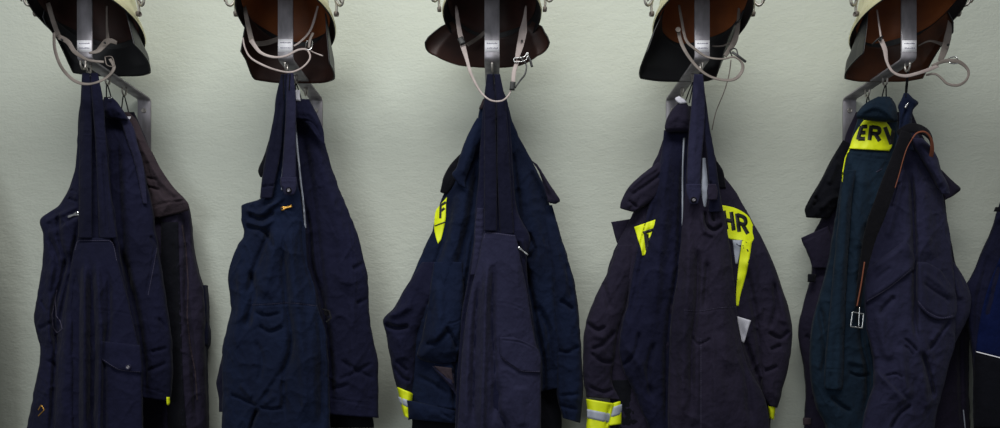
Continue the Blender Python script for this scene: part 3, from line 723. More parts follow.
t = thing('bib_overall', 'navy bib overall on the second bracket, gold zip pull beside the strap button', 'overalls', (BX[1], -.27, 1.3))
b = panel('body', t, [(281, 290, 76), (276, 293, 96), (274, 294, 118), (268, 294, 145), (263, 295, 170), (262, 197, 299, 190), (241, 206, 301, 203), (241, 219, 303, 215), (244, 232, 305, 228), (238, 306, 245), (230, 308, 264), (228, 314, 285), (231, 319, 310), (226, 326, 332), (222, 328, 352), (222, 329, 380), (222, 330, 410), (221, 331, 440), (219, 333, 500)],
          .236, [.006, .010, .016, .020, .026, .032, .040, .046, .046], M['blue'],
          [('r', [(243, 208), (258, 214), (274, 204), (286, 196)], 2.6, 5), ('v', [(248, 213), (262, 219), (276, 211)], 2.5, 5), ('r', [(244, 221), (262, 226), (276, 218)], 2.2, 4), ('v', [(244, 226), (264, 231), (274, 250)], 2.5, 4),
           ('v', [(272, 225), (262, 250), (252, 275), (248, 300)], 3.5, 4.5), ('r', [(278, 225), (272, 262), (262, 300)], 6, 6), ('v', [(302, 215), (303, 240), (306, 262), (317, 300)], 2.5, 6), ('r', [(289, 215), (292, 262), (297, 310), (304, 370), (306, 428)], 6, 8),
           ('v', [(283, 240), (286, 300), (292, 345), (284, 380), (286, 428)], 4, 6), ('v', [(250, 270), (254, 290), (246, 330)], 4, 6), ('r', [(240, 262), (240, 300), (233, 350)], 5, 5),
           ('t', [(252, 306), (270, 305), (290, 304), (318, 307), (328, 312)], .9, 1.6), ('v', [(254, 312), (266, 316), (282, 313)], 2.2, 3), ('v', [(258, 325), (270, 332), (284, 326)], 2.5, 4), ('v', [(255, 340), (262, 360), (258, 385)], 3, 3),
           ('v', [(292, 330), (288, 360), (272, 385), (260, 404)], 3, 3), ('v', [(230, 394), (244, 400), (257, 406)], 1.6, 5), ('v', [(284, 408), (270, 409), (259, 407)], 1.6, 4), ('v', [(258, 408), (253, 420), (249, 434)], 1.8, 9), ('r', [(240, 384), (252, 398)], 2.5, 4), ('r', [(276, 395), (264, 404)], 2.5, 3),
           ('v', [(318, 310), (322, 350), (322, 428)], 4, 7), ('r', [(311, 330), (313, 380), (314, 428)], 4, 4)], wr=3, rag=1.0, wf=(5, 5), Tb=.014)
s1 = panel('shoulder_strap', t, [(281, 287, 74), (277, 285, 96), (273, 283, 120), (267, 281, 150), (262, 276, 178), (260, 272, 198)], [.284, .274, .262, .262], [.003, .004, .005], M['strap'], [('v', [(281, 100), (274, 160)], 1.4, 2), ('v', [(260, 187), (276, 185)], .9, 2.5)], wr=.6, rag=.2, Tb=.002)
s2 = panel('shoulder_strap', t, [(287, 293.5, 73), (286, 296, 98), (285, 296, 125), (283, 296, 155), (281.5, 296, 178)], [.286, .284, .278, .272], [.003, .005, .005], M['purple'], [('v', [(284, 154), (296, 155)], .8, .5)], wr=.5, rag=.1, Tb=.002)
tb_ = panel('strap_tab', t, [(280.5, 296.5, 177), (280, 297, 184), (283, 296, 191), (285, 294, 195)], .280, [.005, .006, .004], M['purple'], [('t', [(281, 179), (296, 179)], .7, 1), ('t', [(281, 184), (296, 184)], .7, 1)], wr=.3, rag=0, Tb=.003)
button(t, [tb_], 289, 190.5, .0075, 'belt'); button(t, [tb_], 289, 190.5, .004, 'steel', 'button_cap')
zip_pull(t, [b], (281, 209), (292, 206), 'brass')
applique('silver_edge', t, [b], [(282, 284.4, 168), (281.2, 284, 180), (281, 282.5, 190)], .002, M['silver'])
lo = button(t, [b], 327, 313, .0075, 'belt'); 
strokes('belt_loop', t, [b], [[(322, 309), (329, 311), (331, 318), (326, 322)]], 1.4, M['belt'], .002)
stitches(t, [b], [(252, 305), (270, 304), (290, 303), (318, 306)])
strokes('hanging_loop', t, [s1, s2], [[(283, 74), (284, 100)], [(290, 74), (289, 90)]], 1.0, M['belt'], .001)

# ---------- station 3
t = thing('jacket', 'blue-navy jacket in the middle with a small yellow F badge on its left side', 'jacket', (BX[2], -.17, 1.3))
b = panel('body', t, [(486, 504, 97), (480, 509, 108), (477, 513, 122), (470, 522, 142), (458, 533, 163), (446, 545, 190), (438, 551, 210), (430, 558, 236), (420, 566, 258), (410, 570, 280), (404, 571, 305), (403, 571, 330), (404, 568, 360), (406, 396, 564, 376), (408, 420, 562, 387)],
          .155, [.012, .02, .03, .04, .05, .052, .052], M['blue'],
          [('v', [(518, 225), (524, 262), (532, 300), (539, 340), (544, 366), (544, 425)], 3.5, 9), ('v', [(476, 215), (470, 262), (465, 290), (459, 320), (456, 360), (455, 420)], 3.5, 7), ('r', [(470, 150), (462, 200), (446, 262), (440, 320)], 9, 8), ('v', [(478, 160), (472, 210), (460, 262), (452, 310)], 5, 8), ('v', [(452, 190), (444, 240), (426, 290), (414, 320)], 4, 6), ('r', [(520, 160), (532, 220), (540, 280)], 9, 6), ('v', [(526, 232), (534, 250), (528, 262)], 3.5, 6),
           ('t', [(522, 166), (514, 182)], .8, 1.4), ('v', [(512, 150), (518, 200), (520, 240)], 3, 4), ('r', [(430, 300), (434, 330), (428, 350)], 8, 7), ('v', [(534, 300), (548, 330), (552, 380)], 4, 6), ('t', [(408, 400), (430, 408), (458, 410)], .9, 2.5), ('v', [(415, 376), (430, 382), (450, 396)], 2.5, 3), ('v', [(560, 240), (556, 290), (560, 340)], 3, 5)], wr=3.2, rag=1.0)
sl = panel('sleeve', t, [(422, 445, 262), (404, 290, 440, 290), (394, 308, 432, 305), (383, 320, 422, 325), (386, 335, 418, 335), (390, 356, 416, 358), (394, 378, 414, 382), (398, 392, 412, 398)],
           .17, [.02, .035, .04, .035, .028, .016], M['navy'], [('v', [(384, 324), (396, 328), (410, 326)], 2.4, 9), ('r', [(386, 316), (400, 310), (414, 306)], 4, 5), ('v', [(396, 360), (408, 372)], 2, 4), ('r', [(400, 335), (404, 360)], 5, 4), ('v', [(393, 366), (403, 378), (412, 382)], 2, 3)], wr=2.6, rag=.7)
cu = panel('cuff', t, [(397, 387, 413, 394), (399, 396, 412, 402), (401, 406, 411, 410), (404, 416, 410, 419)], .176, [.030, .030, .026], M['yellow'], [('v', [(405, 390), (407, 418)], 1.2, 1)], wr=1, rag=.2)
applique('silver_tape', cu.ob, [cu], [(398, 396.5, 413, 402), (400.5, 404, 412, 409)], .001, M['silver'])
hm = panel('hem', t, [(406, 400, 460, 412), (408, 410, 460, 418), (409, 419, 460, 424)], .20, [.02, .024, .016], M['blue'], [('v', [(440, 412), (452, 420)], 2, 3)], wr=2)
panel('body_lining', t, [(430, 560, 372), (412, 561, 400), (412, 562, 428), (414, 560, 500)], .13, .03, M['black'], wr=2)
f2 = panel('front_fold', t, [(434, 462, 262), (430, 464, 290), (426, 464, 318), (422, 338, 464, 330), (417, 355, 462, 348), (424, 361, 458, 356), (440, 364, 456, 362)],
           .198, [.008, .02, .03, .036, .03, .02, .012], M['blue'], [('v', [(446, 326), (452, 336), (458, 350)], 2, 5), ('r', [(436, 280), (440, 320), (432, 345)], 6, 6), ('v', [(424, 345), (438, 342), (450, 330)], 2.4, 5), ('t', [(446, 324), (456, 322), (462, 318)], .8, 2)], wr=2.8, rag=.8, Tb=.01)
panel('pocket', t, [(432, 366, 454, 374), (438, 374, 455, 384), (446, 382, 456, 392), (452, 389, 457, 397)], .205, [.006, .01, .006, .003], M['purple'], [('t', [(436, 372), (452, 388)], .8, 2)], wr=1, Tb=.003)
panel('pocket_lining', t, [(434, 366, 452, 368), (440, 372, 453, 378), (448, 379, 454, 384)], .212, [.003, .004, .003], M['brown'], wr=1, Tb=.003)
sr = panel('sleeve', t, [(540, 552, 205), (543, 561, 235), (547, 569, 262), (552, 576, 290), (554, 580, 325), (556, 582, 360), (557, 583, 395), (562, 418, 580, 423)], .165, [.003, .024, .035, .035, .032, .025], M['blue'],
           [('v', [(556, 350), (568, 352), (580, 346)], 2, 3.5), ('v', [(560, 300), (574, 310)], 2.2, 4), ('v', [(566, 262), (572, 300)], 2, 4), ('t', [(558, 352), (582, 354)], .9, 1.5), ('v', [(557, 396), (580, 394)], 2, 3), ('v', [(558, 405), (578, 410)], 2, 3)], wr=3, rag=1)
cl = panel('collar', t, [(477, 487, 118), (468, 484, 135), (462, 476, 150), (456, 470, 168), (452, 175, 465, 182), (458, 184, 466, 188)], .205, [.006, .01, .010, .008, .003], M['blue'], [('r', [(480, 122), (470, 150), (460, 178)], 3, 3)], wr=1)
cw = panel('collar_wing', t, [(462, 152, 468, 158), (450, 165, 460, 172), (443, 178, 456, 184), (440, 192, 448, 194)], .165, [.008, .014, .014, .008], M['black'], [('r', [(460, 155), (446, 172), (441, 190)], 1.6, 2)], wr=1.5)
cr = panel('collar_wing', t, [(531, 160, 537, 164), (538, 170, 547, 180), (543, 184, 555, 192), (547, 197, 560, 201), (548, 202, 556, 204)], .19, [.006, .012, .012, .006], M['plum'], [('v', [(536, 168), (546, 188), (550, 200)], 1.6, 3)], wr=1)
fb = applique('badge', t, [b], [(436.5, 209, 447, 197), (435, 214, 446, 205), (434, 226, 446, 216), (435.5, 236, 444, 228), (438, 244, 441, 240)], .001, M['yellow'], blur=1, step=1.2)
fb.ob['label'] = 'yellow badge with the letter F'
q = quadmap([(440, 205), (446.5, 201), (445, 213), (439.5, 219)])
strokes('lettering', fb.ob, [fb], [[q(x, y) for x, y in ln] for ln in GLYPH['F']], 2.3, M['print'], .0004)
strokes('badge_seam', fb.ob, [fb], [[(434.5, 226), (445, 222)]], 1.2, M['print'], .0004)
panel('neck_tag', t, [(483, 487, 99), (481, 485, 104), (479, 482, 109)], .17, .003, M['brown'], wr=0)

t = thing('bib_overall', 'purple-navy bib overall in the middle with broad flat straps and an angled thigh pocket flap', 'overalls', (BX[2], -.27, 1.3))
b = panel('body', t, [(488, 500, 84), (484, 507, 100), (482, 510, 120), (480, 512, 150), (478, 514, 185), (475, 518, 212), (474, 530, 238), (471, 527, 258), (467, 528, 285), (462, 532, 312), (460, 535, 340), (458, 540, 366), (456, 541, 395), (455, 541, 428), (452, 542, 500)],
          .236, [.006, .010, .014, .018, .022, .028, .034, .036, .036], M['navy'], [('v', [(480, 240), (474, 268), (466, 310), (460, 350), (457, 420)], 3, 6), ('r', [(522, 238), (526, 262)], 3, 4), ('v', [(518, 240), (524, 262)], 2, 4)], wr=1.5, rag=.4, Tb=.014)
bib = panel('bib', t, [(484, 231, 515, 235), (482, 240, 518, 245), (478, 521, 262), (472, 526, 285), (467, 530, 310), (464, 534, 335), (461, 541, 366), (459, 541, 400), (457, 541, 430), (454, 542, 500)],
            .262, [.006, .014, .018, .022, .026, .026], M['purple'],
            [('r', [(488, 250), (485, 310), (484, 360), (482, 428), (482, 520)], 3.4, 11), ('v', [(494, 262), (492, 320), (495, 380), (492, 428)], 3.5, 6), ('v', [(478, 280), (475, 340), (473, 428)], 3.4, 6), ('r', [(470, 310), (467, 360), (465, 428)], 3, 5),
             ('t', [(488, 302), (508, 304), (530, 312)], .8, 1.0), ('r', [(516, 262), (522, 320)], 5, 3), ('v', [(500, 380), (498, 410), (506, 428), (506, 500)], 3.5, 6), ('r', [(520, 385), (522, 428)], 6, 4), ('t', [(486, 235), (515, 239)], .8, 1.2)], wr=1.8, rag=.3, Tb=.004)
pk = panel('button_placket', t, [(477, 484, 208), (475, 484, 225), (474, 484, 245), (472, 480, 262), (470, 477, 275)], .250, [.004, .006, .006, .004], M['purple'],
           [('v', [(473, y), (484, y)], .7, 1.2) for y in range(214, 262, 7)], wr=.5, rag=.2, Tb=.003)
s1 = panel('shoulder_strap', t, [(487, 493, 74), (484, 495.5, 100), (484, 496, 130), (484, 497, 180), (484, 497, 231)], [.286, .280, .270, .268], [.003, .005, .005], M['strap'], [('v', [(484, 121), (495, 116)], .7, 1), ('r', [(490, 76), (490, 130), (491, 230)], 3, 1.5)], wr=.5, rag=.1, Tb=.002)
s2 = panel('shoulder_strap', t, [(494, 500, 74), (496, 505, 100), (497, 508, 130), (497, 510, 165), (498, 512, 195), (500, 514, 234)], [.284, .278, .266, .260], [.003, .004, .005], M['strap'], [('r', [(497, 76), (502, 150), (506, 230)], 3, 1.5)], wr=.5, rag=.1, Tb=.002)
flp = applique('pocket_flap', t, [bib], [(500, 337, 514, 337), (499.5, 345, 537, 348), (500, 353, 541, 360), (503, 359, 541, 370), (522, 372, 540, 373)], .007, M['purple'], [('t', [(502, 340), (522, 343), (537, 351)], .8, 1)], blur=4)
stitches(t, [flp, bib], [(501, 357), (512, 366), (524, 371.5), (540, 371.5)])
stitches(t, [bib], [(484, 238), (486, 233), (515, 236)])
zip_pull(t, [b, bib], (518, 247), (528, 255), 'chrome', .0025)
strokes('hanging_loop', t, [s1, s2], [[(493.5, 74), (494, 90)]], .9, M['belt'], .001)

# ---------- station 4
t = thing('jacket', 'plum-black jacket with yellow HR shoulder lettering, yellow tape and banded yellow cuffs', 'jacket', (BX[3], -.17, 1.3))
b = panel('body', t, [(675, 696, 106), (668, 702, 124), (660, 712, 148), (650, 722, 172), (640, 738, 196), (632, 749, 215), (622, 759, 235), (612, 769, 256), (606, 774, 282), (604, 776, 310), (606, 780, 340), (608, 778, 370), (610, 772, 400), (610, 770, 428), (610, 768, 500)],
          .15, [.012, .02, .03, .042, .05, .052, .052], M['plum'],
          [('v', [(741, 320), (746, 345), (756, 372), (768, 405), (772, 440)], 3.5, 8), ('r', [(650, 195), (636, 230), (624, 290)], 8, 6), ('v', [(636, 215), (628, 262), (622, 320)], 4, 5), ('r', [(740, 230), (758, 280), (768, 330)], 8, 6), ('v', [(745, 262), (756, 320), (764, 380)], 4, 5), ('t', [(732, 200), (744, 240), (750, 300)], .8, 1)], wr=3.2, rag=.8)
sl = panel('sleeve', t, [(618, 636, 245), (606, 632, 275), (596, 628, 296), (588, 624, 315), (584, 618, 335), (583, 614, 360), (584, 612, 382), (586, 397, 622, 400)],
           .165, [.015, .03, .038, .04, .038, .034, .03], M['plum'],
           [('v', [(586, 322), (598, 330), (606, 326)], 2, 6), ('v', [(590, 350), (604, 344), (616, 330)], 2.2, 5), ('r', [(592, 334), (606, 338)], 3, 4), ('v', [(590, 352), (604, 362), (622, 360)], 2, 5), ('v', [(588, 386), (604, 392), (624, 384)], 1.8, 4), ('t', [(606, 318), (608, 345)], .9, 1.5), ('v', [(602, 280), (610, 310)], 3, 4)], wr=3, rag=.7)
fr = panel('front', t, [(664, 688, 130), (662, 688, 150), (655, 688, 180), (648, 688, 210), (640, 688, 240), (633, 686, 270), (628, 685, 300), (622, 684, 325), (619, 684, 350), (624, 682, 372), (634, 682, 392), (642, 680, 412), (652, 680, 440), (652, 680, 500)],
           .19, [.008, .015, .02, .026, .03, .032, .030], M['navy'],
           [('v', [(684, 150), (682, 200), (679, 262), (671, 310), (667, 350), (666, 440)], 3.5, 7), ('s', [(678, 440), (676, 350), (678, 262), (682, 180)], 2, 4, 10), ('r', [(668, 140), (664, 200), (658, 262), (650, 320)], 7, 6), ('v', [(660, 190), (648, 240), (636, 290), (628, 330)], 4, 4), ('v', [(640, 330), (634, 355), (614, 372)], 2, 5), ('v', [(655, 340), (648, 370), (652, 400)], 3, 6), ('r', [(624, 345), (640, 365), (650, 390)], 4, 5)], wr=2.6, rag=.7, Tb=.01)
cu = panel('cuff', t, [(586, 399, 616, 404), (587, 408, 613, 413), (587, 418, 610, 424), (586, 428, 608, 436), (586, 450, 606, 456)], .175, [.028, .028, .028], M['yellow'], [('v', [(610, 404), (606, 428)], 1.2, 3)], wr=1, rag=.2)
applique('silver_tape', cu.ob, [cu], [(587, 409, 612, 414), (587, 418, 610, 423)], .001, M['silver'])
cu2 = panel('cuff', t, [(611, 404, 621, 401), (609, 412, 622, 410), (607, 422, 622, 421), (606, 426, 622, 424)], .17, [.02, .02, .02], M['yellow'], wr=.6, rag=.2)
applique('silver_tape', cu2.ob, [cu2], [(610, 408, 622, 404), (608, 418, 622, 414)], .001, M['silver'])
panel('lining', t, [(612, 660, 380), (614, 670, 405), (614, 672, 440), (614, 672, 500)], .16, .03, M['black'], wr=2)
sr = panel('sleeve', t, [(742, 755, 226), (748, 765, 244), (751, 773, 262), (754, 783, 290), (756, 791, 318), (758, 792, 340), (760, 788, 368), (762, 781, 396), (768, 405, 777, 408)], .16, [.002, .02, .034, .036, .034, .028, .018], M['plum'],
           [('v', [(774, 280), (776, 305), (770, 330)], 2.4, 6), ('v', [(768, 332), (780, 338), (790, 330)], 2.2, 6), ('r', [(784, 290), (786, 325)], 4, 4), ('v', [(770, 350), (782, 345)], 2, 4), ('v', [(764, 372), (778, 366)], 2, 4)], wr=3, rag=.8)
cr = panel('cuff', t, [(768, 406, 775.5, 407), (769, 411, 775, 412), (770, 418, 774, 420)], .16, [.016, .014, .008], M['yellow'], wr=0, rag=.1)
c = panel('collar', t, [(678, 687, 103), (670, 691, 112), (666, 692, 120), (664.5, 692, 128), (666, 691, 131.5)], .215, [.006, .016, .018, .015, .006], M['plum'], [('r', [(667, 124), (678, 116), (690, 122)], 3, 2), ('t', [(668, 127), (678, 121), (690, 126)], .7, 1)], wr=1)
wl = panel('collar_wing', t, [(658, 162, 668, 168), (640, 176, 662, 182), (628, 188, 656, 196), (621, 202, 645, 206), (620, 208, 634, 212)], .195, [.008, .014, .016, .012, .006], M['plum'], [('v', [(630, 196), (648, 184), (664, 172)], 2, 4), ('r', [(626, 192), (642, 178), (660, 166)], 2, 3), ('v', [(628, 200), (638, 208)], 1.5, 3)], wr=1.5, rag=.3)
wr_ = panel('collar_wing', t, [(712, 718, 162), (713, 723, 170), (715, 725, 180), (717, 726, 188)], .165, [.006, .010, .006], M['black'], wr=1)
ep = panel('strap_flap', t, [(611, 222, 630, 219), (613, 230, 628, 228), (616, 240, 624, 240), (618, 246, 620, 246)], .135, [.006, .008, .004], M['plum'], wr=.5)
yb = applique('shoulder_badge', t, [b], [(721, 205, 724, 236), (727, 206, 730, 239), (735, 208, 737, 240), (743, 212, 745, 241.5), (749, 217, 751, 243), (753, 225, 755, 237)], .001, M['yellow'], blur=3, step=1.2)
yb.ob['label'] = 'yellow shoulder badge lettered HR'
L = []
for ch, qd in (('H', [(722.5, 210.5), (732.5, 212), (735, 230.5), (725.5, 229)]), ('R', [(735.5, 213), (746.5, 216.5), (749, 234), (738, 231.5)])):
    qm = quadmap(qd); L += [[qm(x, y) for x, y in ln] for ln in GLYPH[ch]]
strokes('lettering', yb.ob, [yb], L, 3.9, M['print'], .0004)
applique('yellow_tape', t, [b], [(742, 752, 241), (740, 750, 255), (737.5, 746, 275), (736, 740.5, 295), (736.2, 738.5, 306)], .001, M['yellow'], blur=3)
applique('silver_tape', t, [b], [(732.5, 742, 240), (734, 740, 252), (735.5, 737.5, 264)], .0008, M['silver'], blur=3)
bf = applique('badge', t, [fr, b], [(634, 227, 655.5, 219.5), (636, 233, 654, 226), (638, 240, 651, 235), (640.5, 247, 648, 244), (642.5, 256, 645, 255)], .001, M['yellow'], blur=2, step=1.2)
bf.ob['label'] = 'yellow badge with the letter F'
strokes('lettering', bf.ob, [bf], [[(643, 233), (653.5, 229.5)], [(645, 232), (647, 250)], [(647, 234), (648, 247)], [(648, 240), (651.5, 238)]], 2.9, M['print'], .0004)
applique('care_tag', t, [b], [(736.5, 316, 751, 320.5), (738, 324, 748.5, 328), (740, 333, 746, 337), (742, 342, 744, 343)], .0015, M['paper'], blur=6, lift=.003)
applique('piping', t, [fr], [(683, 685, 138), (682, 683.8, 165), (681.6, 683.4, 200), (681.6, 682.8, 226)], .006, M['silver'], blur=2)
applique('paper_tag', t, [c, b], [(675, 98, 679, 96), (676, 101, 685, 100), (680, 104, 687, 103)], .003, M['paper'])
loop(t, BX[3], .20, 687, 103, .215, spread=2.2)

t = thing('bib_overall', 'plum-navy bib overall in front of the HR jacket, twisted strap with button and drooping pocket', 'overalls', (BX[3], -.27, 1.3))
b = panel('body', t, [(694, 703, 80), (692, 706, 100), (689, 710, 128), (687, 714, 158), (686, 718, 182), (684, 722, 204), (682, 727, 228), (680, 731, 252), (677, 734, 280), (672, 736.5, 308), (670, 739.5, 335), (669, 748, 365), (668, 764, 396), (668, 770, 428), (666, 776, 500)],
          .236, [.006, .010, .014, .02, .026, .032, .038, .042, .042], M['plum'],
          [('r', [(690, 230), (688, 280), (684, 340), (682, 428)], 5, 7), ('v', [(698, 240), (697, 300), (692, 345), (691, 428)], 3, 6), ('v', [(705, 210), (706, 224), (714, 230), (724, 224)], 1.8, 7), ('r', [(702, 212), (704, 230), (716, 236)], 2.2, 4), ('v', [(712, 210), (714, 222)], 1.5, 5), ('r', [(716, 240), (722, 300), (728, 380)], 7, 6), ('v', [(708, 260), (704, 310)], 3, 4), ('v', [(732, 300), (744, 360), (752, 428)], 4, 5),
           ('s', [(712, 430), (713, 390), (712, 336), (712, 330)], 1.6, 3, 8), ('s', [(699, 336), (699, 380), (698, 430)], 1.6, 3, 8), ('t', [(684, 311), (700, 312), (718, 309), (736, 308)], .8, 1), ('v', [(692, 336), (698, 344), (712, 338)], 1.2, 3), ('v', [(740, 262), (745, 320)], 2, 3), ('r', [(690, 380), (692, 428)], 3, 4)], wr=2.4, rag=.5, Tb=.014)
s1 = panel('shoulder_strap', t, [(694, 703, 74), (692, 705, 95), (690, 705, 120), (688, 703, 145), (687, 701, 170), (687, 701, 190)], [.290, .284, .276, .272], [.003, .005, .006], M['purple'], [('r', [(697, 80), (695, 120), (693, 190)], 3, 2)], wr=.5, rag=.15, Tb=.002)
s2 = panel('shoulder_strap', t, [(700, 706, 100), (703, 708, 120), (706, 713, 145), (708, 717, 170), (709, 720, 192), (708, 722, 212)], [.278, .27, .262], [.003, .005, .007], M['strap'], [('v', [(710, 180), (715, 205)], 1.4, 3)], wr=1, rag=.3, Tb=.002)
tb_ = panel('strap_tab', t, [(686, 701, 184), (686, 701.5, 192), (688, 700, 198), (690, 698, 204)], .280, [.005, .006, .004], M['purple'], [('t', [(687, 187), (700, 187)], .7, 1)], wr=.3, rag=0, Tb=.003)
button(t, [tb_], 693.5, 200, .0075, 'belt'); button(t, [tb_], 693.5, 200, .004, 'steel', 'button_cap')
applique('silver_lining', t, [b], [(702.5, 705.5, 158), (702, 707, 172), (701.5, 708.3, 190), (702.5, 707, 200), (704, 706, 207)], .003, M['silver'])
panel('loop_tab', t, [(708, 716, 184), (707, 718, 192), (708, 717, 200)], .285, .004, M['plum'], wr=.6, Tb=.002)
stitches(t, [b], [(684, 310), (700, 311), (718, 308), (736, 307)])
stitches(t, [b], [(701, 338), (701, 428)])

# ---------- station 5
t = thing('jacket', 'black-plum jacket at the very back of the right bracket, collar wings sticking out both sides', 'jacket', (BX[4], -.08, 1.3))
b = panel('body', t, [(856, 912, 112), (846, 922, 135), (840, 936, 160), (836, 944, 185), (826, 946, 210), (814, 948, 232), (806, 952, 246), (812, 956, 266), (809, 962, 284), (803, 970, 306), (798, 970, 331), (801, 969, 350), (804, 969, 370), (806, 969, 395), (804, 970, 425), (804, 972, 500)],
          .065, [.015, .03, .04, .045, .045], M['plum'],
          [('v', [(805, 335), (815, 345)], 3, 4), ('r', [(808, 345), (812, 400)], 4, 5), ('v', [(960, 330), (962, 428)], 3, 5)], wr=3, rag=.8)
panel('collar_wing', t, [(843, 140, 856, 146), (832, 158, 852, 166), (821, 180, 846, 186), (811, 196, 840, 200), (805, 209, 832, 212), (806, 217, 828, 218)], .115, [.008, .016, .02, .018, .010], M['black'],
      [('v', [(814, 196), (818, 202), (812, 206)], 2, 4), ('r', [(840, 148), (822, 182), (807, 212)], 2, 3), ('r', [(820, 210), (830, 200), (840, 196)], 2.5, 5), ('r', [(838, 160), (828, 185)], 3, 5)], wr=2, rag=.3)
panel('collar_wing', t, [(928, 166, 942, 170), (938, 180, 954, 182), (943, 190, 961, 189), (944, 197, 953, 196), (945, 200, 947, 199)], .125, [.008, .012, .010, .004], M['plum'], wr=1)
panel('flap', t, [(801, 238, 828, 226), (804, 246, 832, 238), (809, 256, 834, 252), (812, 268, 834, 268)], .10, [.008, .012, .012, .008], M['plum'], [('t', [(803, 241), (828, 230)], .8, 1.2)], wr=1)
panel('side_tab', t, [(808, 816, 274), (807.5, 815, 282)], .10, .006, M['black'], wr=0)
panel('side_tab', t, [(951, 956, 266), (952, 957.5, 270)], .10, .006, M['black'], wr=0)
strokes('piping', t, [b], [[(963.5, 410), (965.5, 428), (966, 440)]], 1.0, M['silver'], .001)
panel('hem_tab', t, [(803, 811, 418), (803, 811, 425)], .11, .008, M['brown'], wr=0)
loop(t, BX[4], .09, 868, 112, .08, spread=3)

t = thing('jacket', 'teal-navy jacket with a yellow collar band lettered ERW on the right bracket', 'jacket', (BX[4], -.175, 1.3))
b = panel('body', t, [(876, 892, 98), (862, 897, 110), (856, 898, 125), (850, 898, 145), (845, 898, 165), (840, 898, 190), (836, 897, 215), (832, 896, 240), (828, 895, 265), (820, 895, 295), (812, 896, 325), (810, 896, 355), (812, 897, 385), (818, 898, 410), (826, 428, 900, 428), (828, 500, 902, 500)],
          .145, [.012, .025, .034, .04, .045, .045], M['teal'],
          [('v', [(888, 185), (878, 225), (866, 262), (861, 300), (862, 340), (868, 370), (868, 395), (860, 428)], 3.5, 9), ('r', [(862, 160), (858, 220), (856, 290), (850, 330)], 8, 6), ('v', [(850, 160), (846, 220), (842, 290)], 3, 6), ('t', [(848, 154), (866, 157), (890, 160)], .8, 1.2), ('v', [(868, 220), (858, 290)], 4, 5), ('v', [(848, 372), (860, 376), (872, 374)], 1.5, 5), ('r', [(846, 360), (866, 364)], 3, 4), ('v', [(830, 395), (840, 405), (852, 412)], 2.5, 5), ('v', [(818, 300), (826, 350), (822, 380)], 4, 6)], wr=3, rag=.7)
fr = panel('front_edge', t, [(844, 856, 170), (840, 852, 200), (837, 850, 230), (834, 848, 260), (831, 846, 295), (828, 845, 330), (825, 844, 360), (824, 385, 843, 387), (825, 389, 842, 390)], .188, [.004, .014, .018, .018, .018, .014], M['teal'],
           [('r', [(848, 180), (841, 260), (836, 340)], 3.4, 4), ('t', [(825, 369), (844, 370)], .8, 1.2), ('v', [(830, 372), (832, 390)], 1, 2)], wr=1.5, rag=.4, Tb=.006)
c = panel('collar', t, [(878, 890, 96.5), (866, 895, 103), (859, 897, 110), (856.5, 115, 898, 119), (857, 118, 897, 122)], .20, [.006, .020, .022, .018, .008], M['teal'], [('r', [(860, 113), (874, 107), (888, 113), (896, 126)], 2.2, 3), ('t', [(862, 111), (876, 104), (890, 109)], .7, 1)], wr=1, Tb=.01)
inn = panel('collar_lining', t, [(861, 890, 112), (858, 893, 115), (858, 895, 119)], .187, [.006, .012, .008], M['black'], wr=.5, Tb=.004)
yb = applique('collar_badge', t, [b], [(864, 120, 885, 120.5), (861, 124, 890, 127), (857, 130, 893, 134), (853, 137, 893, 141), (850, 146, 891.5, 147.5), (849, 148.5, 889, 151)], .001, M['yellow'], [], blur=3, step=1.2, lift=.004)
yb.ob['label'] = 'yellow collar badge lettered ERW'
L = []
for ch, qd in (('E', [(861, 126), (868, 125.5), (865.5, 139.5), (857, 139.5)]), ('R', [(870, 125.5), (881.5, 127), (881, 141), (868, 140)]), ('W', [(884.5, 127), (902, 130), (904, 147), (887, 144)])):
    qm = quadmap(qd); L += [[qm(x, y) for x, y in ln] for ln in GLYPH[ch]]
L = [ln for ln in L if max(p[0] for p in ln) < 893.5]
strokes('lettering', yb.ob, [yb], L, 3.9, M['print'], .0004)
strokes('yellow_piping', t, [b], [[(850, 148), (845.5, 158), (843, 172), (842.5, 182)]], 1.0, M['yellow'], .001)
strokes('pencil_mark', t, [b], [[(876, 172), (882, 169)]], .6, M['stitch'], .0005)
loop(t, BX[4], .175, 884, 98, .20, spread=2.2)

